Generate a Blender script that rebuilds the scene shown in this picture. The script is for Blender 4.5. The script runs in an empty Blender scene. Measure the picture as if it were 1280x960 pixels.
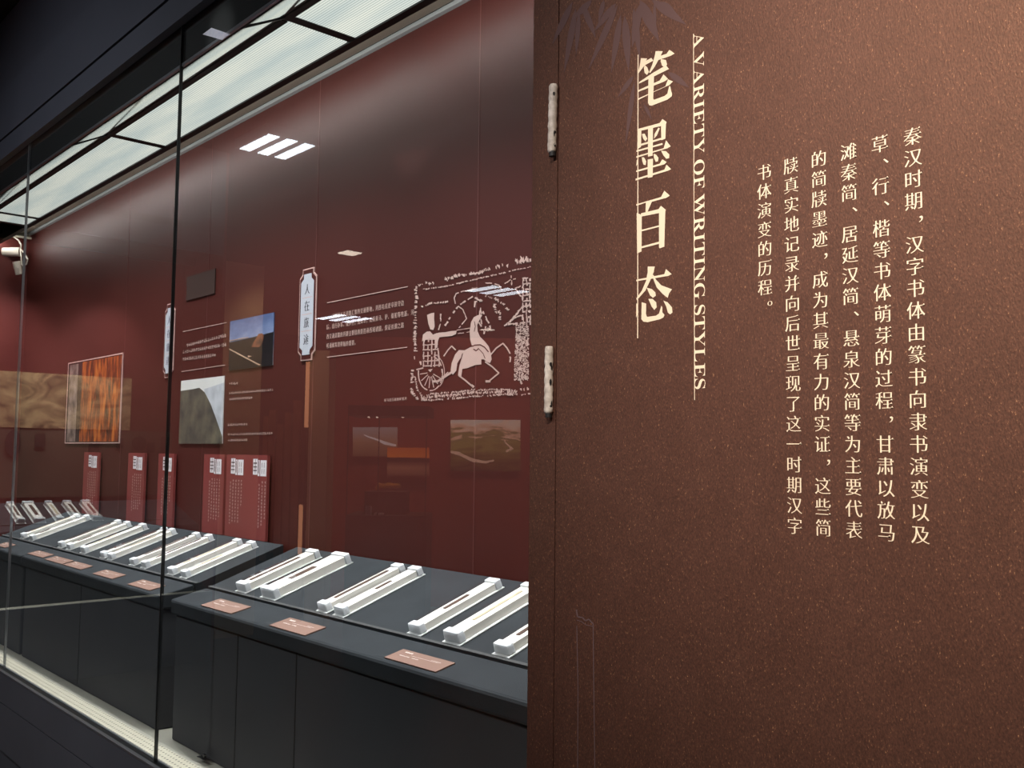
import bpy, bmesh, math, random
from mathutils import Vector, Matrix
from mathutils.geometry import tessellate_polygon

sc = bpy.context.scene
COL = sc.collection
R = random.Random(7)

# ------------------------------------------------------------------ camera, world, exposure
FPX, CX, CY = 1200.0, 640.0, 480.0
CAM = Vector((0.0, -1.25, 1.45))
def _n(v): return v / v.length
_x = -_n(Vector((-450 - CX, 556 - CY, FPX)))                 # the wall's direction seen by the lens
_v = _n(Vector((840 - CX, -(FPX * FPX / 86.7), FPX)))
_z = _n(_v - _v.dot(_x) * _x)
_y = _z.cross(_x)
M3 = Matrix((_x, _y, _z))                                     # lens axes -> world
cd = bpy.data.cameras.new('camera'); cam = bpy.data.objects.new('camera', cd); COL.objects.link(cam)
cd.sensor_width = 36; cd.lens = 36 * FPX / 1280; cd.clip_start = 0.02; cd.clip_end = 100
cx_, cy_, cz_ = M3.col[0], -M3.col[1], -M3.col[2]
cam.matrix_world = Matrix(((cx_[0], cy_[0], cz_[0], CAM[0]), (cx_[1], cy_[1], cz_[1], CAM[1]), (cx_[2], cy_[2], cz_[2], CAM[2]), (0, 0, 0, 1)))
sc.camera = cam
sc.view_settings.view_transform = 'Standard'; sc.view_settings.look = 'None'
sc.view_settings.exposure = 0.0; sc.view_settings.gamma = 1.0
try: sc.view_settings.use_curve_mapping = False
except Exception: pass
wd = bpy.data.worlds.new('world'); sc.world = wd; wd.use_nodes = True
wd.node_tree.nodes['Background'].inputs[0].default_value = (0.75, 0.8, 1.0, 1)
wd.node_tree.nodes['Background'].inputs[1].default_value = 0.008

def spot(name, loc, target, watts, colour, angle, blend=0.6, radius=0.04):
    l = bpy.data.lights.new(name, 'SPOT'); l.energy = watts; l.color = colour
    l.spot_size = math.radians(angle); l.spot_blend = blend; l.shadow_soft_size = radius
    o = bpy.data.objects.new(name, l); COL.objects.link(o); o.location = loc
    o.rotation_euler = (Vector(target) - Vector(loc)).to_track_quat('-Z', 'Y').to_euler(); return o
def area(name, loc, sx, sy, watts, colour, spread=180, target=None):
    l = bpy.data.lights.new(name, 'AREA'); l.shape = 'RECTANGLE'; l.size = sx; l.size_y = sy
    l.energy = watts; l.color = colour; l.spread = math.radians(spread)
    o = bpy.data.objects.new(name, l); COL.objects.link(o); o.location = loc
    if target: o.rotation_euler = (Vector(target) - Vector(loc)).to_track_quat('-Z', 'Y').to_euler()
    return o
# the gallery's warm spotlight on the introduction panel, and a dimmer cool wash
spot('panel_spotlight', (0.35, -2.2, 3.3), (-0.40, -0.05, 1.86), 600, (1.0, 0.91, 0.80), 40, 1.0, 0.05)
spot('panel_wash', (-1.5, -3.3, 3.4), (-1.08, -0.05, 2.08), 160, (0.94, 0.92, 1.0), 31, 1.0, 0.1)
spot('hall_fill', (-3.7, -2.9, 3.5), (-4.2, 0.0, 0.9), 200, (0.9, 0.95, 1.0), 96, 0.8, 0.08)  # this and the next: unseen fill lamps added to lift the dark base and fascia
spot('hall_fill', (-2.6, -2.4, 3.5), (-2.5, 0.0, 0.7), 50, (0.9, 0.95, 1.0), 60, 0.8, 0.08)
spot('sticker_fill', (-3.2, -2.3, 3.5), (-2.766, 0.0, 2.741), 150, (1, 1, 1), 4.5, 0.4, 0.03)  # unseen narrow spot added only to whiten the paper sticker
# louvred light panels of the case: their beams stay within a cone below the case ceiling
BARS = [-7.28, -5.74, -4.20, -2.655, -1.115]
for i in range(4):
    area('case_downlight', ((BARS[i] + BARS[i + 1]) / 2, 0.303, 2.806), 1.44, 0.20, 19, (0.97, 0.98, 1.0), 84)
    # added unseen light strip in the cove, brightening the red wall's top
    area('cove_fill', ((BARS[i] + BARS[i + 1]) / 2, 0.473, 2.846), 1.5, 0.012, 3.2, (1.0, 0.98, 0.95), 180, ((BARS[i] + BARS[i + 1]) / 2, 0.673, 2.72))
spot('wing_fill', (-6.72, -0.5, 2.9), (-6.95, -0.6, 1.3), 130, (0.95, 0.98, 1.0), 75, 0.8, 0.04)  # both wing spots are unseen, added to keep wing cases and mural lit
spot('wing_fill', (-6.72, -1.2, 2.9), (-6.95, -1.2, 1.3), 130, (0.95, 0.98, 1.0), 75, 0.8, 0.04)

# ------------------------------------------------------------------ helpers
def ray(px, py): return M3 @ Vector((px - CX, py - CY, FPX))
def at_y(px, py, y): d = ray(px, py); return CAM + d * ((y - CAM.y) / d.y)
def at_z(px, py, z): d = ray(px, py); return CAM + d * ((z - CAM.z) / d.z)
def facing(px, py, depth):                                   # a place in the hall behind the visitor, seen in the pane
    p = CAM + ray(px, py) * (depth / FPX); return Vector((p.x, -p.y, p.z))

def lin(c):
    return tuple(((v / 255) / 12.92 if v / 255 <= 0.04045 else ((v / 255 + 0.055) / 1.055) ** 2.4) for v in c)

class MB:
    def __init__(s, m=None): s.v = []; s.f = []; s.m = m
    def add(s, vs, fs):
        b = len(s.v)
        s.v += [(s.m @ Vector(p) if s.m else Vector(p)) for p in vs]
        s.f += [tuple(i + b for i in f) for f in fs]; return s
    def box(s, a, b):
        (x0, y0, z0), (x1, y1, z1) = a, b
        return s.add([(x0, y0, z0), (x1, y0, z0), (x1, y1, z0), (x0, y1, z0), (x0, y0, z1), (x1, y0, z1), (x1, y1, z1), (x0, y1, z1)],
                     [(0, 3, 2, 1), (4, 5, 6, 7), (0, 1, 5, 4), (1, 2, 6, 5), (2, 3, 7, 6), (3, 0, 4, 7)])
    def prism(s, pts, off):                                   # a closed outline pushed along off
        n = len(pts); pts = [Vector(p) for p in pts]; off = Vector(off)
        tri = tessellate_polygon([pts])
        vs = pts + [p + off for p in pts]
        fs = [t for t in tri] + [tuple(i + n for i in reversed(t)) for t in tri]
        fs += [(i, (i + 1) % n, (i + 1) % n + n, i + n) for i in range(n)]
        return s.add(vs, fs)
    def flat(s, pts):
        pts = [Vector(p) for p in pts]
        return s.add(pts, tessellate_polygon([pts]))
    def tube(s, path, r, seg=10, cap=True):
        path = [Vector(p) for p in path]; rs = r if isinstance(r, (list, tuple)) else [r] * len(path)
        t0 = _n(path[1] - path[0]); u = t0.orthogonal().normalized(); rings = []
        for i, p in enumerate(path):
            t = _n((path[min(i + 1, len(path) - 1)] - path[max(i - 1, 0)]))
            u = _n(u - u.dot(t) * t); w = t.cross(u)
            rings.append([p + (u * math.cos(2 * math.pi * k / seg) + w * math.sin(2 * math.pi * k / seg)) * rs[i] for k in range(seg)])
        vs = [q for g in rings for q in g]; fs = []
        for i in range(len(path) - 1):
            for k in range(seg):
                a = i * seg + k; b = i * seg + (k + 1) % seg
                fs.append((a, b, b + seg, a + seg))
        if cap:
            fs.append(tuple(range(seg - 1, -1, -1))); fs.append(tuple((len(path) - 1) * seg + k for k in range(seg)))
        return s.add(vs, fs)
    def build(s, name, mat, parent=None, smooth=False, bevel=0, origin=None, local=False):
        me = bpy.data.meshes.new(name)
        if parent is not None: o0 = Vector((0, 0, 0)) if local else ORG.get(parent.name, Vector((0, 0, 0)))
        elif origin is not None: o0 = Vector(origin)
        else:
            xs = [p.x for p in s.v]; ys = [p.y for p in s.v]; zs = [p.z for p in s.v]
            o0 = Vector(((min(xs) + max(xs)) / 2, (min(ys) + max(ys)) / 2, min(zs)))
        me.from_pydata([tuple(p - o0) for p in s.v], [], s.f); me.update()
        bm = bmesh.new(); bm.from_mesh(me); bmesh.ops.recalc_face_normals(bm, faces=bm.faces); bm.to_mesh(me); bm.free()
        if smooth:
            for p in me.polygons: p.use_smooth = True
        me.materials.append(mat)
        o = bpy.data.objects.new(name, me); COL.objects.link(o)
        if parent is not None: o.parent = parent; ORG[o.name] = o0
        else: o.location = o0; ORG[o.name] = o0
        if bevel:
            b = o.modifiers.new('soft_edge', 'BEVEL'); b.width = bevel; b.segments = 2; b.limit_method = 'ANGLE'
        return o
ORG = {}
def tag(o, label=None, cat=None, group=None, kind=None):
    if label: o['label'] = label
    if cat: o['category'] = cat
    if group: o['group'] = group
    if kind: o['kind'] = kind
    return o
def empty(name, loc, label, cat, group=None):
    o = bpy.data.objects.new(name, None); COL.objects.link(o); o.location = loc; o.empty_display_size = 0.05
    ORG[o.name] = Vector(loc); return tag(o, label, cat, group)
def struct(o): o['kind'] = 'structure'; return o
def copy_tree(o, parent=None):
    c = o.copy(); COL.objects.link(c); c.parent = parent
    for ch in list(o.children): copy_tree(ch, c)
    return c

# ------------------------------------------------------------------ materials
def mat(name, col, rough=0.6, spec=0.5, metal=0.0, emit=None, es=0.0, bump=0.0, bscale=200, mottled=0.0, mscale=6, mcol=None):
    m = bpy.data.materials.new(name); m.use_nodes = True; nt = m.node_tree; p = nt.nodes['Principled BSDF']
    c = lin(col) if max(col) > 1 else col
    p.inputs['Base Color'].default_value = (*c, 1); p.inputs['Roughness'].default_value = rough
    p.inputs['Specular IOR Level'].default_value = spec; p.inputs['Metallic'].default_value = metal
    if emit: p.inputs['Emission Color'].default_value = (*(lin(emit) if max(emit) > 1 else emit), 1); p.inputs['Emission Strength'].default_value = es
    tc = nt.nodes.new('ShaderNodeTexCoord')
    if bump:
        n = nt.nodes.new('ShaderNodeTexNoise'); n.inputs['Scale'].default_value = bscale; n.inputs['Detail'].default_value = 3
        b = nt.nodes.new('ShaderNodeBump'); b.inputs['Strength'].default_value = bump; b.inputs['Distance'].default_value = 0.002
        nt.links.new(tc.outputs['Object'], n.inputs['Vector']); nt.links.new(n.outputs['Fac'], b.inputs['Height']); nt.links.new(b.outputs['Normal'], p.inputs['Normal'])
    if mottled:
        n = nt.nodes.new('ShaderNodeTexNoise'); n.inputs['Scale'].default_value = mscale; n.inputs['Detail'].default_value = 6
        r = nt.nodes.new('ShaderNodeValToRGB'); r.color_ramp.elements[0].position = 0.35; r.color_ramp.elements[1].position = 0.7
        d = (lin(mcol) if mcol else tuple(v * (1 - mottled) for v in c))
        r.color_ramp.elements[0].color = (*d, 1); r.color_ramp.elements[1].color = (*c, 1)
        nt.links.new(tc.outputs['Object'], n.inputs['Vector']); nt.links.new(n.outputs['Fac'], r.inputs['Fac']); nt.links.new(r.outputs['Color'], p.inputs['Base Color'])
    return m
def glass_mat(name, ior, gain, tint=(1, 1, 1), rough=0.0):    # a thin sheet: mirror by Fresnel at its faces, otherwise clear
    m = bpy.data.materials.new(name); m.use_nodes = True; nt = m.node_tree; nt.nodes.clear()
    out = nt.nodes.new('ShaderNodeOutputMaterial'); mx = nt.nodes.new('ShaderNodeMixShader')
    t = nt.nodes.new('ShaderNodeBsdfTransparent'); t.inputs[0].default_value = (*tint, 1)
    g = nt.nodes.new('ShaderNodeBsdfGlossy'); g.inputs['Roughness'].default_value = rough; g.inputs['Color'].default_value = (1, 1, 1, 1)
    fr = nt.nodes.new('ShaderNodeFresnel'); fr.inputs[0].default_value = ior
    ge = nt.nodes.new('ShaderNodeNewGeometry'); inv = nt.nodes.new('ShaderNodeMath'); inv.operation = 'SUBTRACT'; inv.inputs[0].default_value = 1
    mu = nt.nodes.new('ShaderNodeMath'); mu.operation = 'MULTIPLY'; mg = nt.nodes.new('ShaderNodeMath'); mg.operation = 'MULTIPLY'; mg.use_clamp = True; mg.inputs[1].default_value = gain
    nt.links.new(ge.outputs['Backfacing'], inv.inputs[1]); nt.links.new(fr.outputs[0], mu.inputs[0]); nt.links.new(inv.outputs[0], mu.inputs[1])
    nt.links.new(mu.outputs[0], mg.inputs[0]); nt.links.new(mg.outputs[0], mx.inputs[0]); nt.links.new(t.outputs[0], mx.inputs[1]); nt.links.new(g.outputs[0], mx.inputs[2])
    nt.links.new(mx.outputs[0], out.inputs[0]); return m
def ramp_mat(name, kind, scale, stops, rough=0.5, stretch=(1, 1, 1), detail=6, emit=0.0, axis=None, mixnoise=0.3, distort=0.0):
    m = bpy.data.materials.new(name); m.use_nodes = True; nt = m.node_tree; p = nt.nodes['Principled BSDF']; p.inputs['Roughness'].default_value = rough
    tc = nt.nodes.new('ShaderNodeTexCoord'); mp = nt.nodes.new('ShaderNodeMapping'); mp.inputs['Scale'].default_value = stretch
    nt.links.new(tc.outputs['Object'], mp.inputs['Vector'])
    n = nt.nodes.new('ShaderNodeTexNoise'); n.inputs['Scale'].default_value = scale; n.inputs['Detail'].default_value = detail; n.inputs['Distortion'].default_value = distort
    nt.links.new(mp.outputs[0], n.inputs['Vector']); fac = n.outputs['Fac']
    if axis is not None:                                      # picture content laid out along one side of the print
        sp = nt.nodes.new('ShaderNodeSeparateXYZ'); nt.links.new(tc.outputs['Generated'], sp.inputs[0])
        ad = nt.nodes.new('ShaderNodeMath'); ad.operation = 'MULTIPLY_ADD'; ad.inputs[1].default_value = mixnoise
        sb = nt.nodes.new('ShaderNodeMath'); sb.operation = 'SUBTRACT'; sb.inputs[1].default_value = 0.5
        nt.links.new(fac, sb.inputs[0]); nt.links.new(sb.outputs[0], ad.inputs[0]); nt.links.new(sp.outputs[axis], ad.inputs[2]); fac = ad.outputs[0]
    r = nt.nodes.new('ShaderNodeValToRGB'); cr = r.color_ramp
    while len(cr.elements) < len(stops): cr.elements.new(0.5)
    for e, (pos, c) in zip(cr.elements, stops): e.position = pos; e.color = (*lin(c), 1)
    nt.links.new(fac, r.inputs['Fac']); nt.links.new(r.outputs['Color'], p.inputs['Base Color'])
    if emit: nt.links.new(r.outputs['Color'], p.inputs['Emission Color']); p.inputs['Emission Strength'].default_value = emit
    return m

def panel_material():
    m = mat('brown_hammered_paper', (84, 57, 52), rough=0.5, spec=0.85); nt = m.node_tree; p = nt.nodes['Principled BSDF']
    tc = nt.nodes.new('ShaderNodeTexCoord')
    n1 = nt.nodes.new('ShaderNodeTexNoise'); n1.inputs['Scale'].default_value = 520; n1.inputs['Detail'].default_value = 2
    n2 = nt.nodes.new('ShaderNodeTexNoise'); n2.inputs['Scale'].default_value = 14; n2.inputs['Detail'].default_value = 4
    mp = nt.nodes.new('ShaderNodeMapping'); mp.inputs['Scale'].default_value = (1, 1, 0.55); mp.inputs['Rotation'].default_value = (0, 0.5, 0)
    nt.links.new(tc.outputs['Object'], mp.inputs['Vector']); nt.links.new(mp.outputs[0], n1.inputs['Vector']); nt.links.new(tc.outputs['Object'], n2.inputs['Vector'])
    r = nt.nodes.new('ShaderNodeValToRGB'); e = r.color_ramp.elements
    e[0].position = 0.30; e[0].color = (*lin((72, 49, 44)), 1); e[1].position = 0.68; e[1].color = (*lin((98, 65, 55)), 1)
    p.inputs['Specular Tint'].default_value = (1.0, 0.58, 0.36, 1)
    s = e = r.color_ramp.elements.new(0.80); s.color = (*lin((190, 140, 102)), 1)  # pale speckle colour stands in for the paper's metallic sparkle
    nt.links.new(n1.outputs['Fac'], r.inputs['Fac'])
    mx = nt.nodes.new('ShaderNodeMix'); mx.data_type = 'RGBA'; mx.blend_type = 'MULTIPLY'; mx.inputs[0].default_value = 0.22
    r2 = nt.nodes.new('ShaderNodeValToRGB'); r2.color_ramp.elements[0].position = 0.35; r2.color_ramp.elements[0].color = (0.55, 0.5, 0.5, 1); r2.color_ramp.elements[1].position = 0.65
    nt.links.new(n2.outputs['Fac'], r2.inputs['Fac']); nt.links.new(r.outputs['Color'], mx.inputs[6]); nt.links.new(r2.outputs['Color'], mx.inputs[7]); nt.links.new(mx.outputs[2], p.inputs['Base Color'])
    b = nt.nodes.new('ShaderNodeBump'); b.inputs['Strength'].default_value = 0.6; b.inputs['Distance'].default_value = 0.0008
    nt.links.new(n1.outputs['Fac'], b.inputs['Height']); nt.links.new(b.outputs['Normal'], p.inputs['Normal']); return m
def diffuser_material(axis):
    m = bpy.data.materials.new('ribbed_diffuser'); m.use_nodes = True; nt = m.node_tree; nt.nodes.clear()
    out = nt.nodes.new('ShaderNodeOutputMaterial'); em = nt.nodes.new('ShaderNodeEmission'); tc = nt.nodes.new('ShaderNodeTexCoord')
    w = nt.nodes.new('ShaderNodeTexWave'); w.wave_type = 'BANDS'; w.bands_direction = 'Y' if axis == 'x' else 'X'; w.inputs['Scale'].default_value = 34; w.inputs['Distortion'].default_value = 0
    n = nt.nodes.new('ShaderNodeTexNoise'); n.inputs['Scale'].default_value = 9; n.inputs['Detail'].default_value = 3
    mp = nt.nodes.new('ShaderNodeMapping'); mp.inputs['Scale'].default_value = (0.12, 1, 1) if axis == 'x' else (1, 0.12, 1)
    nt.links.new(tc.outputs['Object'], w.inputs['Vector']); nt.links.new(tc.outputs['Object'], mp.inputs['Vector']); nt.links.new(mp.outputs[0], n.inputs['Vector'])
    r = nt.nodes.new('ShaderNodeValToRGB'); r.color_ramp.elements[0].color = (0.56, 0.62, 0.60, 1); r.color_ramp.elements[1].color = (1.0, 1.0, 0.97, 1); r.color_ramp.elements[1].position = 0.55
    r2 = nt.nodes.new('ShaderNodeValToRGB'); r2.color_ramp.elements[0].position = 0.38; r2.color_ramp.elements[0].color = (0.74, 0.80, 0.80, 1); r2.color_ramp.elements[1].position = 0.62; r2.color_ramp.elements[1].color = (1.0, 0.99, 0.92, 1)
    mx = nt.nodes.new('ShaderNodeMix'); mx.data_type = 'RGBA'; mx.blend_type = 'MULTIPLY'; mx.inputs[0].default_value = 1
    nt.links.new(w.outputs['Fac'], r.inputs['Fac']); nt.links.new(n.outputs['Fac'], r2.inputs['Fac']); nt.links.new(r.outputs['Color'], mx.inputs[6]); nt.links.new(r2.outputs['Color'], mx.inputs[7])
    nt.links.new(mx.outputs[2], em.inputs[0]); em.inputs[1].default_value = 1.0; nt.links.new(em.outputs[0], out.inputs[0]); return m
def tray_material():
    m = mat('perforated_cream_metal', (178, 172, 154), rough=0.45, spec=0.3); nt = m.node_tree; p = nt.nodes['Principled BSDF']
    tc = nt.nodes.new('ShaderNodeTexCoord'); sp = nt.nodes.new('ShaderNodeSeparateXYZ'); nt.links.new(tc.outputs['Object'], sp.inputs[0])
    def cell(sock):
        a = nt.nodes.new('ShaderNodeMath'); a.operation = 'MULTIPLY'; a.inputs[1].default_value = 1 / 0.02
        b = nt.nodes.new('ShaderNodeMath'); b.operation = 'FRACT'; c = nt.nodes.new('ShaderNodeMath'); c.operation = 'SUBTRACT'; c.inputs[1].default_value = 0.5
        d = nt.nodes.new('ShaderNodeMath'); d.operation = 'POWER'; d.inputs[1].default_value = 2
        nt.links.new(sock, a.inputs[0]); nt.links.new(a.outputs[0], b.inputs[0]); nt.links.new(b.outputs[0], c.inputs[0]); nt.links.new(c.outputs[0], d.inputs[0]); return d.outputs[0]
    s = nt.nodes.new('ShaderNodeMath'); s.operation = 'ADD'; nt.links.new(cell(sp.outputs[0]), s.inputs[0]); nt.links.new(cell(sp.outputs[1]), s.inputs[1])
    l = nt.nodes.new('ShaderNodeMath'); l.operation = 'GREATER_THAN'; l.inputs[1].default_value = 0.035; nt.links.new(s.outputs[0], l.inputs[0])
    mx = nt.nodes.new('ShaderNodeMix'); mx.data_type = 'RGBA'; mx.inputs[6].default_value = (0.03, 0.03, 0.03, 1); mx.inputs[7].default_value = (*lin((178, 172, 154)), 1)
    nt.links.new(l.outputs[0], mx.inputs[0]); nt.links.new(mx.outputs[2], p.inputs['Base Color']); return m

def paper_mat(name):                                         # thin paper that lets light through
    m = mat(name, (250, 248, 250), rough=0.5, mottled=0.2, mscale=60, mcol=(200, 204, 220)); nt = m.node_tree
    t = nt.nodes.new('ShaderNodeBsdfTranslucent'); t.inputs[0].default_value = (0.95, 0.95, 1, 1); mx = nt.nodes.new('ShaderNodeMixShader'); mx.inputs[0].default_value = 0.65
    nt.links.new(nt.nodes['Principled BSDF'].outputs[0], mx.inputs[1]); nt.links.new(t.outputs[0], mx.inputs[2]); nt.links.new(mx.outputs[0], nt.nodes['Material Output'].inputs[0]); return m
def soft_mat(name, col, rough):
    m = mat(name, col, rough=rough); p = m.node_tree.nodes['Principled BSDF']
    p.inputs['Subsurface Weight'].default_value = 1.0; p.inputs['Subsurface Radius'].default_value = (1, 1, 1); p.inputs['Subsurface Scale'].default_value = 0.02
    return m
M = dict(
    red=mat('dark_red_lacquer', (70, 28, 23), rough=0.5, spec=0.27, bump=0.02, bscale=30),
    redwing=mat('dark_red_wall_paint', (96, 40, 36), rough=0.45, spec=0.35),
    groove=mat('wall_joint', (92, 48, 45), rough=0.5),
    brown=panel_material(),
    ivory=mat('ivory_vinyl', (250, 226, 196), rough=0.6, spec=0.2),
    leaf=mat('printed_bamboo_tint', (98, 72, 68), rough=0.6, spec=0.3),
    leafd=mat('printed_bamboo_outline', (116, 92, 92), rough=0.6, spec=0.3),
    dark=mat('charcoal_fabric', (48, 51, 54), rough=0.9, spec=0.15, bump=0.3, bscale=500, mottled=0.2, mscale=9),
    darklip=mat('charcoal_trim_board', (66, 66, 66), rough=0.7, spec=0.2),
    body=mat('charcoal_cabinet_cloth', (60, 61, 64), rough=0.85, spec=0.2, bump=0.2, bscale=400, mottled=0.12, mscale=4),
    black=mat('black_recess', (12, 12, 13), rough=0.8),
    framek=mat('black_metal_frame', (16, 16, 18), rough=0.45, spec=0.4),
    fascia=mat('dark_blue_grey_fascia', (62, 64, 74), rough=0.5, spec=0.4, mottled=0.1, mscale=3),
    base=mat('dark_grey_base_board', (88, 88, 94), rough=0.45, spec=0.4, mottled=0.15, mscale=3),
    steel=mat('brushed_steel_trim', (170, 172, 176), rough=0.3, metal=0.9),
    mirror=mat('polished_aluminium', (240, 242, 238), rough=0.06, metal=1.0, bump=0.04, bscale=6),
    cove=mat('beige_cove_board', (168, 162, 146), rough=0.6),
    greytrim=mat('grey_edge_trim', (150, 152, 152), rough=0.5),
    tray=tray_material(), tray2=mat('plain_cream_metal', (176, 172, 158), rough=0.5),
    white=mat('white_foam_insert', (236, 232, 222), rough=0.75, spec=0.2),
    frost=soft_mat('frosted_end_block', (208, 210, 212), 0.35),
    plate=mat('white_base_plate', (228, 228, 226), rough=0.4),
    slip=mat('brown_bamboo_slip', (88, 64, 52), rough=0.8, mottled=0.4, mscale=30),
    paleslip=mat('pale_bamboo_slip', (206, 192, 160), rough=0.8, mottled=0.25, mscale=30),
    card=mat('tan_card', (126, 98, 87), rough=0.7, spec=0.2),
    cardtext=mat('white_card_ink', (236, 226, 218), rough=0.7),
    sign=mat('red_text_board', (128, 57, 54), rough=0.55, spec=0.3),
    signw=mat('pale_sign_ink', (226, 218, 220), rough=0.7),
    signk=mat('dark_sign_ink', (70, 40, 42), rough=0.7),
    plaque=mat('pale_grey_plaque', (178, 180, 188), rough=0.5),
    plaquek=mat('dark_plaque_ink', (38, 28, 30), rough=0.6),
    outline=mat('fine_bronze_line', (196, 160, 152), rough=0.5),
    vinyl=mat('pale_pink_wall_ink', (196, 166, 156), rough=0.6, spec=0.2),
    glass=glass_mat('clear_case_glass', 1.45, 1.35, (0.97, 0.985, 0.98)),
    seam=mat('dark_silicone_joint', (20, 22, 22), rough=0.3, spec=0.6),
    acrylic=glass_mat('clear_acrylic', 1.45, 1.0),
    sensor=mat('off_white_plastic', (224, 214, 200), rough=0.4),
    sticker=paper_mat('white_paper_label'),
    hingew=mat('chipped_white_paint', (246, 234, 220), rough=0.6, mottled=0.3, mscale=70, mcol=(196, 182, 168), bump=0.5, bscale=120),
    hingek=mat('bare_dark_metal', (34, 30, 30), rough=0.6),
    floor=mat('dark_hall_floor', (46, 42, 42), rough=0.35, mottled=0.2, mscale=2),
    ceil=mat('black_hall_ceiling', (10, 10, 12), rough=0.9),
    hall=mat('hall_red_wall', (150, 58, 40), rough=0.6),
    hallk=mat('hall_dark_wall', (40, 34, 34), rough=0.8),
    beige=mat('beige_hall_wall', (170, 150, 124), rough=0.7),
    walnut=mat('dark_walnut', (50, 28, 22), rough=0.6),
    wood=mat('warm_wood_slat', (120, 78, 48), rough=0.6, mottled=0.4, mscale=12),
    gold=mat('gilded_bronze', (210, 140, 60), rough=0.4, metal=0.6),
    lamp=mat('lit_lamp', (255, 255, 255), emit=(235, 245, 255), es=9.0),
    lampdim=mat('lit_spot', (255, 255, 255), emit=(255, 240, 220), es=6.0),
)

# ------------------------------------------------------------------ lettering
TXT = bpy.data.curves.new('lettering_source', 'FONT'); TXTO = bpy.data.objects.new('lettering_source', TXT); COL.objects.link(TXTO)
_cache = {}
def contours(ch, res=4):
    if ch in _cache: return _cache[ch]
    TXT.body = ch; TXT.size = 1.0
    dg = bpy.context.evaluated_depsgraph_get(); dg.update()
    cu = TXTO.to_curve(dg); out = []
    for s in cu.splines:
        bp = s.bezier_points; n = len(bp); pts = []
        for i in range(n):
            a, b = bp[i], bp[(i + 1) % n]
            straight = (a.handle_right - a.co).length < 1e-5 and (b.handle_left - b.co).length < 1e-5
            d = (b.co - a.co); 
            if not straight and d.length > 1e-6:
                k = 0
                for h in (a.handle_right, b.handle_left):
                    r = h - a.co; k = max(k, abs(d.x * r.y - d.y * r.x) / d.length)
                straight = k < 0.002
            m = 1 if straight else res
            for j in range(m):
                t = j / m; q = 1 - t
                p = a.co * q ** 3 + a.handle_right * 3 * q * q * t + b.handle_left * 3 * q * t * t + b.co * t ** 3
                if not pts or (Vector((p.x, p.y)) - pts[-1]).length > 1e-4: pts.append(Vector((p.x, p.y)))
        if len(pts) > 2 and (pts[0] - pts[-1]).length < 1e-4: pts.pop()
        if len(pts) > 2: out.append(pts)
    w = 1.0
    TXTO.to_curve_clear(); _cache[ch] = out
    return out
def song(ch, dy=0.018, dx=-0.004, tri=True):
    """thin the level strokes, keep the upright ones, add the small triangle that ends a level stroke"""
    out, extra = [], []
    cs = contours(ch)
    if not cs: return out, extra
    def sarea(p): return sum(p[i - 1].x * p[i].y - p[i].x * p[i - 1].y for i in range(len(p))) / 2
    big = max(cs, key=lambda p: abs(sarea(p))); sgn = 1 if sarea(big) > 0 else -1
    for p in cs:
        n = len(p); q = []
        for i in range(n):
            a, b, c = p[i - 1], p[i], p[(i + 1) % n]
            n1 = Vector((b.y - a.y, a.x - b.x)); n2 = Vector((c.y - b.y, b.x - c.x))
            ly1 = n1.normalized() if n1.length > 0 else n1; ly2 = n2.normalized() if n2.length > 0 else n2
            ys = [l.y for l in (ly1, ly2) if abs(l.y) > 0.75]; xs = [l.x for l in (ly1, ly2) if abs(l.x) > 0.75]
            oy = sum(ys) / len(ys) if ys else 0.0; ox = sum(xs) / len(xs) if xs else 0.0
            q.append(Vector((b.x - sgn * ox * dx, b.y - sgn * oy * dy)))
            if tri and i >= 0:
                d = c - b
                if abs(d.x) < 0.012 and 0.045 < abs(d.y) < 0.095 and (d.y * sgn) > 0:
                    e1 = b - a; e2 = p[(i + 2) % n] - c
                    if abs(e1.y) < 0.02 and abs(e2.y) < 0.02 and e1.x * sgn * sgn > 0.08 and e2.x < -0.08:
                        yt = max(b.y, c.y) - dy; yb = min(b.y, c.y) + dy; x = b.x
                        extra.append([Vector((x - 0.13, yt)), Vector((x - 0.13, yb)), Vector((x + 0.02, yb)), Vector((x - 0.035, yt + 0.075))])
        out.append(q)
    return out, extra
class Lettering:
    def __init__(s): s.loops = []; s.extra = []
    def glyph(s, ch, place, style='song', dy=0.018, dx=-0.004):
        if ch == ' ': return
        if style == 'song' and ch not in '，、。': lo, ex = song(ch, dy, dx)
        else: lo, ex = song(ch, dy, dx, False)
        s.loops.append([[place(p.x, p.y) for p in l] for l in lo]); s.extra += [[place(p.x, p.y) for p in l] for l in ex]
    def build(s, name, mt, parent, frame, lift):               # frame: function (a, b) -> world point; faces looking to lift
        cu = bpy.data.curves.new('outline', 'CURVE'); cu.dimensions = '2D'; cu.fill_mode = 'FRONT'
        for g in s.loops:
            for l in g:
                sp = cu.splines.new('POLY'); sp.points.add(len(l) - 1); sp.use_cyclic_u = True
                for i, p in enumerate(l): sp.points[i].co = (p[0] * 10, p[1] * 10, 0, 1)
        co = bpy.data.objects.new('outline', cu); COL.objects.link(co)
        dg = bpy.context.evaluated_depsgraph_get(); dg.update()
        me = bpy.data.meshes.new_from_object(co.evaluated_get(dg))
        mb = MB()
        mb.add([frame(v.co.x / 10, v.co.y / 10) for v in me.vertices], [tuple(f.vertices) for f in me.polygons])
        for e in s.extra: mb.flat([frame(p[0], p[1]) for p in e])
        bpy.data.objects.remove(co); bpy.data.meshes.remove(me); bpy.data.curves.remove(cu)
        return mb.build(name, mt, parent)

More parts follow.
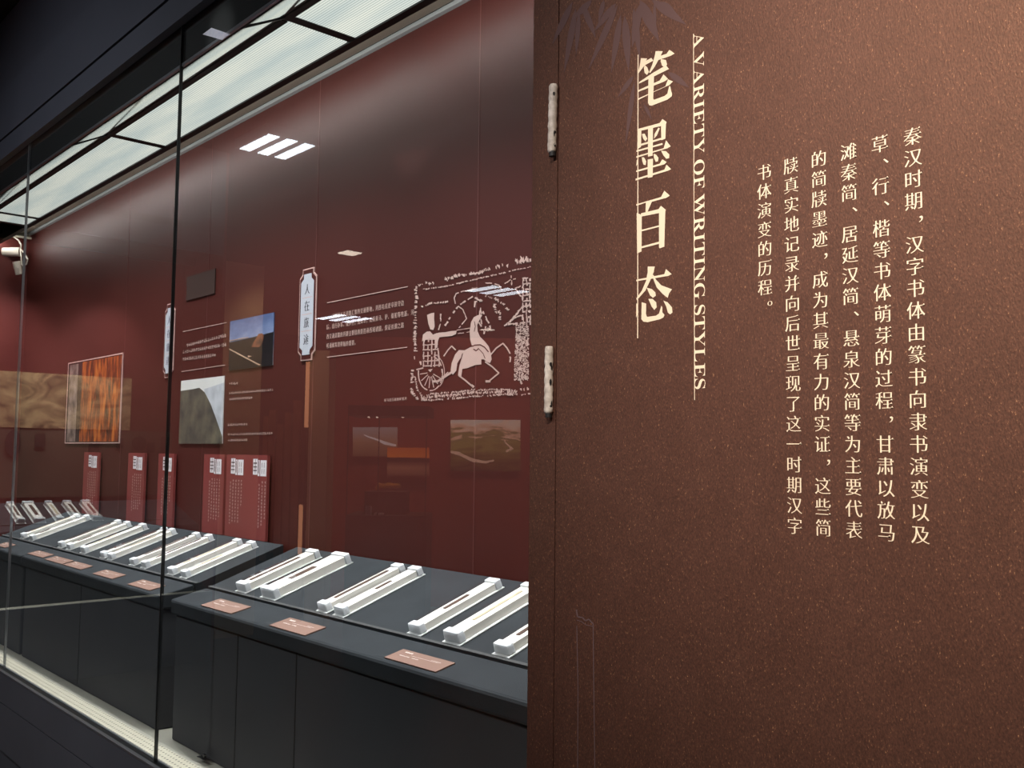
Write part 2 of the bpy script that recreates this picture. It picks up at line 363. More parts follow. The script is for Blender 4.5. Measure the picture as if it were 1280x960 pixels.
# ------------------------------------------------------------------ hall shell
W = 0.66; EX = -7.10; GX = -6.43; RAIL = 0.48; TOPZ = 2.92; XR = -1.285
struct(MB().box((-16, -14, -0.1), (4, 1.0, 0)).build('floor', M['floor']))
struct(MB().box((-16, -14, 3.62), (4, 1.0, 3.75)).build('ceiling', M['ceil']))
wb = MB().box((EX - 0.1, W, 0), (0.6, W + 0.1, 3.62)); wb = struct(wb.build('wall_back', M['red']))
g = MB()
for px, py in ((598.5, 200), (397, 250), (262, 300), (160, 330)):
    x = at_y(px, py, W).x; g.box((x - 0.002, W - 0.001, 0.9), (x + 0.002, W, TOPZ))
g.build('panel_joint', M['groove'], wb)
wl = struct(MB().box((EX - 0.1, -1.77, 0), (EX, W + 0.1, 3.62)).build('wall_left', M['redwing']))
struct(MB().box((EX - 0.5, -2.45, 0), (EX - 0.02, -1.77, 2.96)).build('wall_corner', M['beige']))
struct(MB().box((-16, -14, 0), (-15.9, -2.4, 3.62)).build('wall_far', M['hallk']))
struct(MB().box((-16, -14, 0), (4, -13.9, 3.62)).build('wall_front', M['hallk']))
struct(MB().box((2.6, -14, 0), (2.7, 1.0, 3.62)).build('wall_right', M['hallk']))
# the case's own shell
b = MB().box((GX, -0.02, 0.15), (XR, 0.0, 0.345)).box((GX, -0.024, 0.352), (XR, 0.0, 0.474)).box((GX, -0.012, 0.345), (XR, 0, 0.352)).box((GX, 0.03, 0.0), (XR, 0.05, 0.15))
cb = struct(b.build('case_base_wall', M['base']))
MB().box((GX, -0.026, 0.474), (XR, -0.012, 0.481)).box((GX, 0.008, 0.474), (XR, 0.016, 0.481)).build('steel_edge', M['steel'], cb)
MB().box((GX, -0.0115, 0.47), (XR, 0.0075, 0.476)).build('rail_channel', M['seam'], cb)
b = MB().box((GX, -0.03, 2.85), (XR, -0.002, 2.945)).box((GX, -0.036, 2.95), (XR, -0.002, 3.20)).box((GX, -0.02, 3.20), (XR, 0.0, 3.6))
struct(b.build('fascia_beam', M['fascia']))
struct(MB().box((GX, -0.0015, 2.862), (XR, 0.0115, 2.95)).box((GX, 0.0125, 2.727), (XR, 0.03, 3.0)).build('beam_recess_trim', M['black']))
# wing base
struct(MB().box((GX - 0.02, -1.77, 0.0), (GX, -0.03, 0.474)).build('wing_base_wall', M['base']))
struct(MB().box((GX - 0.03, -1.77, 2.85), (GX, -0.03, 3.6)).build('wing_fascia_beam', M['fascia']))
struct(MB().box((EX, -1.79, 0), (GX, -1.77, 3.6)).build('wing_end_wall', M['redwing']))
# cove between the light panels and the red wall
c = MB()
c.prism([(EX, 0.462, 2.862), (EX, 0.632, 2.925), (EX, 0.632, 2.94), (EX, 0.462, 2.877)], (7.0, 0, 0))
struct(c.build('cove_moulding', M['cove']))
struct(MB().box((EX, 0.417, 2.806), (-0.1, 0.446, 2.85)).box((EX, 0.446, 2.84), (-0.1, 0.464, 2.90)).box((EX, 0.63, 2.93), (-0.1, 0.66, 2.99)).build('black_trim', M['framek']))
struct(MB().box((EX, 0.642, 2.915), (-0.1, 0.6595, 2.938)).build('grey_edge_trim', M['greytrim']))
struct(MB().prism([(EX, 0.63, 2.925), (EX + 0.17, 0.63, 2.862), (EX + 0.17, 0.63, 2.877), (EX, 0.63, 2.94)], (0, -2.4, 0)).build('wing_cove_moulding', M['cove']))
struct(MB().box((EX + 0.0005, -1.77, 2.908), (EX + 0.016, W, 2.936)).build('wing_grey_edge_trim', M['greytrim']))
struct(MB().box((EX, -1.77, 2.936), (EX + 0.03, 0.6, 2.99)).box((EX + 0.17, -1.77, 2.84), (EX + 0.2, 0.45, 2.90)).build('wing_black_trim', M['framek']))
struct(MB().box((EX, 0.03, 3.0), (-0.1, W, 3.05)).box((EX, -1.77, 3.0), (GX, 0.03, 3.05)).build('case_ceiling', M['black']))

# ------------------------------------------------------------------ light panels
DIFX = diffuser_material('x'); LZ = 2.8125
spans = [(-6.27, -6.06), (-6.02, -4.225), (-4.175, -2.68), (-2.63, -1.14), (-1.09, 0.3)]
names = ['short narrow light panel at the far corner of the case ceiling', 'far long ribbed light panel in the case ceiling beyond the glass joint',
         'middle ribbed light panel in the case ceiling crossed by the tall glass joint', 'nearest ribbed light panel over the case, cut by the photo top', 'ribbed light panel over the hidden end of the case behind the brown panel']
for (x0, x1), lb in zip(spans, names):
    t = empty('light_panel', ((x0 + x1) / 2, 0.30, LZ), lb, 'light panel', 'ribbed light panels in the case ceiling')
    MB().box((x0, 0.194, LZ), (x1, 0.417, LZ + 0.01)).build('diffuser', DIFX, t)
    MB().box((x0 - 0.038, 0.173, LZ - 0.004), (x1 + 0.004, 0.194, LZ + 0.03)).box((x0 - 0.038, 0.194, LZ - 0.003), (x0, 0.417, LZ + 0.03)).build('frame', M['framek'], t)
# polished strip sloping from the light frame down to the glass
ends = [-6.30, -5.0, -4.2, -2.655, -1.115, 0.3]
ends = [-6.30, -4.2, -2.655, -1.115, 0.3]
rn = ['farthest polished metal strip sloping beside the case lights, with a curved end', 'polished metal strip between the far and middle light bars', 'polished metal strip behind the small white sticker', 'polished metal strip nearest the brown panel, above the case']
for (x0, x1), lb in zip(zip(ends[:-1], ends[1:]), rn):
    t = empty('reflector_strip', ((x0 + x1) / 2, 0.08, 2.73), lb, 'reflector', 'polished strips along the case lights')
    n = 6; prof = [(0.172 - 0.158 * k / n, 2.8115 - 0.086 * (k / n) ** 0.95) for k in range(n + 1)]
    mb = MB(); vs = []; fs = []
    for (y, z) in prof: vs += [(x0 + 0.004, y, z), (x1 - 0.004, y, z)]
    for (y, z) in prof: vs += [(x0 + 0.004, y, z + 0.006), (x1 - 0.004, y, z + 0.006)]
    for k in range(n):
        fs += [(2 * k, 2 * k + 1, 2 * k + 3, 2 * k + 2), (2 * (n + 1) + 2 * k, 2 * (n + 1) + 2 * k + 2, 2 * (n + 1) + 2 * k + 3, 2 * (n + 1) + 2 * k + 1)]
    mb.add(vs, fs).build('sheet', M['mirror'], t, smooth=True)
    sx = x1; mb = MB()
    mb.prism([(sx - 0.006, prof[0][0], prof[0][1] - 0.001), (sx - 0.006, prof[-1][0], prof[-1][1] - 0.001), (sx + 0.003, prof[-1][0], prof[-1][1] - 0.001), (sx + 0.003, prof[0][0], prof[0][1] - 0.001)], (0, 0, -0.004))
    mb.build('seam_cover', M['framek'], t)
    MB().box((x0, 0.004, 2.716), (x1, 0.012, 2.726)).build('edge_bead', M['steel'], t)

# ------------------------------------------------------------------ glass
SE = [-6.43, -4.72, -3.03, -1.30]
for k in range(3):
    p = struct(MB().box((SE[k] + 0.002, 0.0, 0.476), (SE[k + 1] - 0.002, 0.008, 2.86)).build('window_%d' % (k + 1), M['glass']))
    if k < 2: MB().box((SE[k + 1] - 0.003, -0.001, 0.476), (SE[k + 1] + 0.003, 0.009, 2.86)).build('silicone_joint', M['seam'] if k else M['steel'], p)
struct(MB().box((GX - 0.008, -1.77, 0.476), (GX, 0.0, 2.86)).build('window_4', M['glass']))
# small white label on the glass
st = [at_y(px, py, -0.0005) for px, py in ((253.5, 43), (264.5, 34.8), (287.5, 42.8), (277.5, 50))]
tag(MB().prism(st, (0, -0.0008, 0)).build('paper_sticker', M['sticker']), 'small white paper sticker stuck high on the glass by the case lights', 'sticker')

# ------------------------------------------------------------------ case floor tray
def tray(name, lb, mtx):
    t = empty(name, mtx @ Vector((0, 0, RAIL - 0.01)), lb, 'tray')
    x0, x1 = mtx.tray
    return t
t = empty('ventilation_tray', (-3.9, 0.12, 0.45), 'cream perforated metal tray along the foot of the glass case', 'tray')
MB().box((-6.38, 0.016, 0.462), (-1.05, 0.095, 0.47)).build('perforated_strip', M['tray'], t)
MB().prism([(-6.38, 0.095, 0.470), (-6.38, 0.128, 0.456), (-6.38, 0.128, 0.448), (-6.38, 0.095, 0.462)], (5.33, 0, 0)).box((-6.38, 0.128, 0.448), (-1.05, 0.655, 0.456)).build('sloped_floor', M['tray2'], t)
t = empty('ventilation_tray', (-6.6, -0.9, 0.45), 'cream metal tray at the foot of the side wing, mirrored in the glass', 'tray')
MB().box((-6.56, -1.75, 0.462), (-6.45, -0.02, 0.47)).build('perforated_strip', M['tray'], t)
MB().box((EX, -1.75, 0.448), (-6.56, -0.02, 0.456)).build('sloped_floor', M['tray2'], t)

for (px, py), lb in (((254, 948), 'small dark metal clip on the cream tray at the foot of the nearest desk'),):
    p = at_z(px, py, 0.4705); p.y = max(p.y, 0.02)
    t = MB()
    t.prism([p + Vector(v) for v in ((-0.03, -0.008, 0), (0.03, -0.010, 0), (0.034, 0.008, 0), (-0.026, 0.010, 0))], (0, 0, 0.002))
    t.prism([p + Vector(v) for v in ((-0.012, 0.0, 0.002), (0.004, 0.0, 0.002), (0.012, 0.0, 0.012), (-0.002, 0.0, 0.014))], (0, 0.006, 0))
    tag(t.build('metal_clip', M['seam']), lb, 'clip')

# ------------------------------------------------------------------ display desks
SA = math.radians(19.25); SL = 0.3776
P0 = Vector((0, 0.2875, 0.9635)); SV = Vector((0, math.cos(SA), math.sin(SA))); SN = Vector((0, -math.sin(SA), math.cos(SA)))
HA = math.atan2(0.03, 0.1365); Q0 = Vector((0, 0.151, 0.9335)); HV = Vector((0, math.cos(HA), math.sin(HA))); HN = Vector((0, -math.sin(HA), math.cos(HA)))
def desk(x0, x1, lb, seams, mtx=None):
    loc = Vector(((x0 + x1) / 2, 0.4, 0.456)); t = empty('display_desk', loc, lb, 'display desk', 'sloped display desks in the glass case')
    MB().box((x0 + 0.015, 0.166, 0.4566), (x1 - 0.015, 0.64, 0.883)).build('cabinet', M['body'], t, bevel=0.006)
    for x in seams: MB().box((x - 0.002, 0.1645, 0.47), (x + 0.002, 0.1662, 0.882)).build('door_gap', M['black'], t)
    # level front shelf with a rounded apron
    MB().prism([(x0, 0.151, 0.884), (x0, 0.151, 0.9335), (x0, 0.2835, 0.9625), (x0, 0.2835, 0.884)], (x1 - x0, 0, 0)).build('front_shelf', M['dark'], t, bevel=0.008)
    # dark slot and slope board with a trim lip
    MB().prism([(x0 + 0.004, 0.2835, 0.9), (x0 + 0.004, 0.2835, 0.951), (x0 + 0.004, 0.293, 0.953), (x0 + 0.004, 0.293, 0.9)], (x1 - x0 - 0.008, 0, 0)).build('slot', M['black'], t)
    a, bb = P0, P0 + SV * SL
    MB().prism([(x0, 0.289, 0.9), (x0, 0.2885, a.z), (x0, bb.y, bb.z), (x0, bb.y, 0.9)], (x1 - x0, 0, 0)).build('slope_board', M['dark'], t, bevel=0.004)
    MB().prism([(x0, 0.2875, a.z + 0.0008), (x0, 0.2975, a.z + 0.0045), (x0, 0.2975, a.z + 0.0058), (x0, 0.2875, a.z + 0.003)], (x1 - x0, 0, 0)).build('trim_lip', M['darklip'], t)
    return t
desk(-3.31, -1.15, 'nearest charcoal sloped display desk, cut off by the brown panel', (-2.8236, -2.463))
d2 = desk(-5.07, -3.415, 'middle charcoal sloped display desk left of the wide gap', (-4.26,))
desk(-5.975, -5.085, 'far charcoal sloped display desk near the corner of the case', ())
# the wing's desk: same section turned to face along the case
t = copy_tree(d2); t['label'] = 'charcoal display desk along the side wing at the far left'
t.rotation_euler = (0, 0, math.radians(90)); t.location = (EX + W - 0.4 , -0.9, 0.456)

# ------------------------------------------------------------------ slip cases
def slip_case(w, h, L=0.30, slip=None, cap=0.022):
    t = bpy.data.objects.new('slip_case', None); COL.objects.link(t); t.empty_display_size = 0.05
    MB().box((-w / 2 - 0.003, -0.007, 0), (w / 2 + 0.003, L + 0.002, 0.0022)).build('base_plate', M['plate'], t, local=True)
    ins = MB().box((-w / 2 + 0.006, cap, 0.0024), (w / 2 - 0.006, L - cap, h - 0.006)).build('foam_insert', M['white'], t, local=True, bevel=0.0015)
    for y0 in (0.0, L - cap):
        MB().prism([(-w / 2, y0, 0.0024), (w / 2, y0, 0.0024), (w / 2 - 0.003, y0, h), (-w / 2 + 0.003, y0, h)], (0, cap, 0)).build('end_block', M['frost'], t, local=True, bevel=0.003)
    MB().box((-w / 2 + 0.0012, cap, 0.0024), (w / 2 - 0.0012, L - cap, h - 0.001)).build('clear_cover', M['acrylic'], t, local=True)
    if slip:
        y0, y1, sw, mk = slip
        MB().box((-sw / 2, y0, h - 0.0058), (sw / 2, y1, h - 0.0040)).build('bamboo_slip', M[mk], t, local=True, bevel=0.0005)
    return t
G1 = 'bamboo slip cases on the sloped desks'
CASES = [  # x, width, height, slip, label
    (-3.083, 0.070, 0.032, (0.04, 0.24, 0.016, 'slip'), 'clear slip case, first from the wide gap on the nearest desk'),
    (-2.893, 0.094, 0.036, (0.09, 0.19, 0.026, 'slip'), 'widest slip case with a short broad brown slip, nearest desk'),
    (-2.556, 0.054, 0.028, (0.05, 0.255, 0.014, 'slip'), 'narrow slip case with a long brown slip, third on the nearest desk'),
    (-2.462, 0.056, 0.028, (0.14, 0.20, 0.012, 'slip'), 'narrow slip case with a short slip, right one of the close pair'),
    (-2.090, 0.054, 0.028, (0.11, 0.20, 0.013, 'slip'), 'lone narrow slip case with a brown strip, above the card nearest the brown panel'),
    (-1.931, 0.066, 0.032, (0.08, 0.26, 0.011, 'paleslip'), 'slip case with a long pale slip, its top end hidden by the brown panel'),
    (-1.742, 0.056, 0.029, (0.06, 0.25, 0.013, 'slip'), 'slip case mostly hidden behind the edge of the brown panel'),
    (-3.678, 0.052, 0.027, (0.06, 0.26, 0.011, 'paleslip'), 'left slip case of the pair beside the wide gap, middle desk'),
    (-3.556, 0.052, 0.027, (0.06, 0.17, 0.011, 'paleslip'), 'right slip case of the pair beside the wide gap, middle desk'),
    (-4.070, 0.050, 0.027, (0.06, 0.26, 0.012, 'slip'), 'left slip case of the pair cut by the tall glass joint'),
    (-3.945, 0.050, 0.027, (0.06, 0.26, 0.012, 'slip'), 'right slip case of the pair cut by the tall glass joint'),
    (-4.418, 0.050, 0.027, (0.06, 0.26, 0.012, 'slip'), 'left slip case of the close pair just beyond the tall glass joint'),
    (-4.330, 0.050, 0.027, (0.10, 0.22, 0.011, 'paleslip'), 'right slip case of the close pair just beyond the tall glass joint'),
    (-4.672, 0.062, 0.030, (0.06, 0.16, 0.010, 'paleslip'), 'lone wide slip case in the left half of the middle desk'),
    (-5.000, 0.052, 0.028, (0.05, 0.26, 0.012, 'slip'), 'leftmost slip case on the middle desk, dark slip inside'),
    (-4.876, 0.054, 0.028, (0.05, 0.12, 0.014, 'slip'), 'second slip case from the left on the middle desk'),
    (-5.631, 0.054, 0.026, (0.05, 0.26, 0.011, 'paleslip'), 'left slip case of the pair on the far desk'),
    (-5.470, 0.054, 0.028, (0.05, 0.10, 0.014, 'slip'), 'right slip case of the pair on the far desk'),
]
for x, w, h, s, lb in CASES:
    t = slip_case(w, h, 0.305, s); tag(t, lb, 'slip case', G1)
    t.location = Vector((x, 0, 0)) + P0 + SV * 0.019 + SN * 0.0012; t.rotation_euler = (SA, 0, 0)
wing_y = [(-0.60, 0.05, 'slip'), (-0.71, 0.075, 'slip'), (-0.84, 0.05, 'paleslip'), (-0.96, 0.06, 'slip'), (-1.08, 0.065, 'slip')]
wl_ = ['slip case on the side wing desk, first from the case corner', 'slip case with a broad dark slip, second on the side wing desk', 'pale slip case, third on the side wing desk', 'slip case with a dark slip, fourth on the side wing desk', 'slip case, farthest from the corner on the side wing desk']
for (y, w, mk), lb in zip(wing_y, wl_):
    t = slip_case(w, 0.032, 0.305, (0.07, 0.24, w * 0.3, mk)); tag(t, lb, 'slip case', G1)
    dx = W - (P0.y + math.cos(SA) * 0.02)
    t.location = (EX + dx, y, P0.z + math.sin(SA) * 0.02 + 0.0015); t.rotation_euler = (SA, 0, math.radians(90))

# ------------------------------------------------------------------ caption cards on the shelves
CARDS = [(-2.98, 0.012, 0.22, 0.070, 'tan caption card below the widest slip case on the nearest desk'),
         (-2.513, 0.009, 0.205, 0.070, 'tan caption card below the close pair of cases on the nearest desk'),
         (-1.922, 0.013, 0.21, 0.060, 'tan caption card closest to the brown panel'),
         (-4.968, 0.030, 0.235, 0.052, 'tan caption card farthest left on the middle desk shelf'),
         (-4.668, 0.022, 0.245, 0.052, 'tan caption card second from the left on the middle desk shelf'),
         (-4.408, 0.021, 0.225, 0.052, 'tan caption card in the middle of the middle desk shelf'),
         (-4.028, 0.017, 0.22, 0.056, 'tan caption card second from the wide gap on the middle desk shelf'),
         (-3.632, 0.012, 0.215, 0.060, 'tan caption card beside the tall glass joint on the middle desk shelf'),
         (-5.545, 0.024, 0.17, 0.056, 'tan caption card on the far desk shelf at the left edge')]
def dashes(mb, frame, x0, y0, n, size, gap, rnd, vertical=False):  # rows of small illegible characters as the photo shows them
    for k in range(n):
        cxp = x0 + (0 if vertical else k * gap); cyp = y0 - (k * gap if vertical else 0)
        for _ in range(2):
            a = rnd.uniform(-0.42, 0.3) * size; b = rnd.uniform(-0.45, 0.2) * size
            wv = size * 0.16
            for (u0, v0, u1, v1) in ((a, -size / 2, a + wv, size / 2), (-size / 2, b, size / 2, b + wv)):
                mb.flat([frame(cxp + u0, cyp + v0), frame(cxp + u1, cyp + v0), frame(cxp + u1, cyp + v1), frame(cxp + u0, cyp + v1)])
for x, s0, w, d, lb in CARDS:
    o0 = Vector((x, 0, 0)) + Q0 + HV * s0 + HN * 0.0005
    t = empty('caption_card', o0, lb, 'caption card', 'tan caption cards on the desk shelves')
    def fr(u, v, e=0.0, o0=o0): return o0 + Vector((u, 0, 0)) + HV * v + HN * e
    MB().prism([fr(-w / 2, 0), fr(w / 2, 0), fr(w / 2, d), fr(-w / 2, d)], HN * 0.003).build('card', M['card'], t)
    mb = MB(); f3 = lambda u, v: fr(u, v, 0.0034); rr = random.Random(x)
    dashes(mb, f3, -w * 0.36, d * 0.80, 4, d * 0.11, w * 0.038, rr)
    dashes(mb, f3, -w * 0.36, d * 0.47, 9, d * 0.06, w * 0.022, rr); dashes(mb, f3, -w * 0.12, d * 0.47, 6, d * 0.06, w * 0.022, rr)
    mb.flat([f3(-w * 0.2, d * 0.62), f3(w * 0.32, d * 0.62), f3(w * 0.32, d * 0.63), f3(-w * 0.2, d * 0.63)])
    dashes(mb, f3, w * 0.18, d * 0.70, 8, d * 0.045, w * 0.022, rr)
    mb.build('printed_lines', M['cardtext'], t)

# ------------------------------------------------------------------ red text boards standing at the wall
SY = 0.640
STANDS = [(103, 121.5, 'red text board farthest left against the wall', 1), (158.5, 179, 'red text board second from the left, below the orange picture', 1),
          (196.5, 216, 'red text board behind the tall glass joint', 1), (253.5, 279, 'lone red text board left of the double one', 1), (282, 333, 'wide red text board with two text columns, below the desert photo', 2)]
for xa, xb, lb, n in STANDS:
    x0 = at_y(xa, 620, SY).x; x1 = at_y(xb, 620, SY).x; z0, z1 = 1.0885, 1.436
    t = empty('text_board', ((x0 + x1) / 2, SY, z0), lb, 'text board', 'red text boards against the case wall')
    MB().box((x0, SY, z0), (x1, SY + 0.012, z1)).build('board', M['sign'], t)
    wh = MB(); bk = MB(); tx = MB(); rr = random.Random(xa); hw = (x1 - x0) / n
    for c in range(n):
        a = x0 + hw * c + hw * (0.40 if n == 1 else (0.24 if c == 0 else 0.34)); f0 = lambda u, v, e=0.0: Vector((u, SY - 0.0006 - e, v)); bw = 0.115 if n == 2 else 0.11
        if n == 1: a = x0 + hw * 0.42 - 0.02; bw = hw * 0.55
        for (u0, v0, u1, v1) in ((0, 1.355, 0.34, 1.42), (0.37, 1.35, 0.5, 1.415), (0.55, 1.35, 1.0, 1.415)):
            wh.flat([f0(a + u0 * bw, v0), f0(a + u1 * bw, v0), f0(a + u1 * bw, v1), f0(a + u0 * bw, v1)])
        for (u0, v0, u1, v1) in ((0.03, 1.40, 0.30, 1.405), (0.03, 1.385, 0.30, 1.389), (0.03, 1.37, 0.30, 1.374), (0.16, 1.36, 0.19, 1.418), (0.41, 1.36, 0.45, 1.41), (0.66, 1.36, 0.69, 1.38), (0.66, 1.385, 0.69, 1.405), (0.82, 1.36, 0.85, 1.38), (0.82, 1.385, 0.85, 1.405)):
            bk.flat([f0(a + u0 * bw, v0, 0.0005), f0(a + u1 * bw, v0, 0.0005), f0(a + u1 * bw, v1, 0.0005), f0(a + u0 * bw, v1, 0.0005)])
        cols = 5 if (n == 1 or c == 0) else 3
        for k in range(cols):
            tz = 1.325 - (0.01 if k == 0 else 0)
            dashes(tx, lambda u, v: f0(u, v), a + bw * (0.0 if cols == 5 else 0.5) + k * bw * 0.22, tz, (13 if k < cols - 1 else rr.randint(8, 12)), 0.0105, 0.0142, rr, True)
    wh.build('title_block', M['signw'], t); bk.build('title_strokes', M['signk'], t); tx.build('printed_columns', M['vinyl'], t)

# ------------------------------------------------------------------ prints on the back wall
WY = W - 0.001
def wall_pt(px, py, e=0.0): return at_y(px, py, WY - e)
def wall_print(name, quad, mt, lb, cat, parts=(), border=None, group=None, th=0.003):
    pts = [wall_pt(*q, 0.0) for q in quad]
    xs = (pts[0].x + pts[3].x) / 2, (pts[1].x + pts[2].x) / 2; zs = (pts[2].z + pts[3].z) / 2, (pts[0].z + pts[1].z) / 2
    t = empty(name, ((xs[0] + xs[1]) / 2, WY, zs[0]), lb, cat, group)
    MB().box((xs[0], WY - th, zs[0]), (xs[1], WY, zs[1])).build('print', mt, t)
    for pn, poly, pm, lift in parts:
        mb = MB()
        for pl in poly:
            mb.prism([Vector((xs[0] + (xs[1] - xs[0]) * u, WY - th - lift, zs[1] + (zs[0] - zs[1]) * v)) for u, v in pl], (0, lift * 0.9, 0))
        mb.build(pn, pm, t)
    if border:
        b = 0.006; mb = MB()
        for (u0, u1, v0, v1) in ((xs[0] - b, xs[1] + b, zs[1], zs[1] + b), (xs[0] - b, xs[1] + b, zs[0] - b, zs[0]), (xs[0] - b, xs[0], zs[0], zs[1]), (xs[1], xs[1] + b, zs[0], zs[1])):
            mb.box((u0, WY - th - 0.002, v0), (u1, WY, v1))
        mb.build('border', border, t)
    return t
sky = ramp_mat('dusk_sky_print', 'n', 7.0, [(0.0, (150, 146, 150)), (0.4, (134, 138, 156)), (0.65, (104, 118, 152)), (1.0, (70, 86, 124))], stretch=(1.5, 1, 4), axis=2, mixnoise=0.9)
grnd = mat('dark_plain_print', (20, 22, 26), rough=0.4, mottled=0.3, mscale=10); rock = mat('orange_ruin_print', (156, 92, 62), rough=0.5, mottled=0.6, mscale=16, mcol=(60, 36, 30))
wall_print('desert_photo', [(288, 402.5), (343.2, 390), (341.8, 456.5), (287, 463)], sky, 'photo of an orange ruin on a dark plain under blue sky', 'photo print', [
    ('plain', [[(0, 0.43), (0.3, 0.42), (0.62, 0.40), (1, 0.37), (1, 1), (0, 1)]], grnd, 0.0006),
    ('ruin', [[(0.52, 0.60), (0.58, 0.50), (0.63, 0.44), (0.68, 0.36), (0.76, 0.36), (0.80, 0.42), (0.77, 0.56), (0.70, 0.62), (0.60, 0.60)]], rock, 0.0012),
    ('road', [[(0, 0.56), (0.02, 0.56), (0.74, 0.965), (0.71, 0.975), (0.02, 0.585)], [(0, 0.39), (0.45, 0.385), (0.45, 0.395), (0, 0.405)], [(0.45, 0.75), (0.55, 0.78), (0.46, 0.79)]], mat('pale_road_print', (168, 138, 116)), 0.0014)])
gl_sky = mat('pale_haze_print', (214, 212, 208), rough=0.5, mottled=0.1, mscale=4); gl_hill = mat('olive_hillside_print', (104, 96, 78), rough=0.6, mottled=0.6, mscale=11, mcol=(54, 52, 48)); gl_ice = mat('snowfield_print', (196, 198, 204), rough=0.5, mottled=0.3, mscale=14)
wall_print('glacier_photo', [(226.8, 476), (280.6, 470.2), (279, 553), (225, 556)], gl_sky, 'photo of an olive hillside beside a white glacier', 'photo print', [
    ('snowfield', [[(0.55, 0.17), (1, 0.10), (1, 0.95), (0.8, 0.6)]], gl_ice, 0.0006),
    ('hillside', [[(0, 0.16), (0.3, 0.15), (0.45, 0.14), (0.58, 0.22), (0.72, 0.40), (0.85, 0.62), (0.95, 0.80), (1, 0.9), (1, 1), (0, 1)]], gl_hill, 0.0010)])
ob = ramp_mat('orange_slip_photo', 'n', 6.0, [(0.32, (34, 15, 10)), (0.47, (112, 46, 20)), (0.6, (172, 82, 28)), (0.8, (210, 130, 56))], stretch=(4, 1, 1.1), detail=8, distort=0.6)
gs = ramp_mat('grey_slip_photo', 'n', 7.0, [(0.3, (70, 54, 50)), (0.7, (150, 128, 120))], stretch=(2, 1, 2), detail=5)
wall_print('slip_photo', [(86.5, 455), (153.5, 442.5), (150, 553), (82.5, 553)], mat('dark_brown_print', (44, 24, 22)), 'framed orange close-up photo of bamboo slips on the far red wall', 'photo print', [
    ('orange_slips', [[(0.28, 0.01), (0.99, 0.01), (0.99, 0.99), (0.28, 0.99)]], ob, 0.0008), ('grey_slip', [[(0.03, 0.02), (0.2, 0.02), (0.2, 0.99), (0.03, 0.99)]], gs, 0.0008)], border=M['outline'])

# title plaques with clipped corners
def plaque(px, py0, py1, w, text, lb):
    top = wall_pt(px, py0); bot = wall_pt(px, py1); x = (top.x + bot.x) / 2; z0, z1 = bot.z, top.z
    t = empty('section_plaque', (x, WY, z0), lb, 'plaque', 'upright pale section plaques')
    def shape(hw, za, zb, c): return [(x - hw + c, 0, za), (x + hw - c, 0, za), (x + hw - c, 0, za + c * 0.9), (x + hw, 0, za + 1.6 * c), (x + hw, 0, zb - 1.6 * c), (x + hw - c, 0, zb - c * 0.9), (x + hw - c, 0, zb), (x - hw + c, 0, zb), (x - hw + c, 0, zb - c * 0.9), (x - hw, 0, zb - 1.6 * c), (x - hw, 0, za + 1.6 * c), (x - hw + c, 0, za + c * 0.9)]
    up = lambda pts, e: [(a, WY - e, c) for a, b, c in pts]
    MB().prism(up(shape(w / 2, z0, z1, 0.022), 0.004), (0, 0.004, 0)).build('outline', M['outline'], t)
    MB().prism(up(shape(w / 2 - 0.005, z0 + 0.005, z1 - 0.005, 0.022), 0.005), (0, 0.004, 0)).build('backing', M['red'], t)
    MB().prism(up(shape(w / 2 - 0.016, z0 + 0.022, z1 - 0.022, 0.02), 0.0065), (0, 0.005, 0)).build('face', M['plaque'], t)
    n = len(text); L = Lettering(); pitch = (z1 - z0 - 0.10) / n; em = min(pitch * 0.62, w * 0.62)
    rl = MB()
    for k, ch in enumerate(text):
        cz = z1 - 0.05 - pitch * (k + 0.5)
        L.glyph(ch, lambda u, v, cz=cz: (x + (u - 0.5) * em, cz + (v - 0.38) * em * 1.12), dx=-0.012)
        if k: rl.box((x - w * 0.3, WY - 0.0068, cz + pitch / 2 - 0.0012), (x + w * 0.3, WY - 0.0065, cz + pitch / 2 + 0.0012))
    L.build('characters', M['plaquek'], t, lambda a, b: Vector((a, WY - 0.0070, b)), None); rl.build('divider', M['outline'], t)
plaque(385.2, 336, 450.5, 0.128, '人在旅途', 'pale plaque with four large characters beside the paragraph by the rubbing')
plaque(212.2, 380, 472, 0.118, '人在旅途', 'pale plaque half hidden by the tall glass joint')

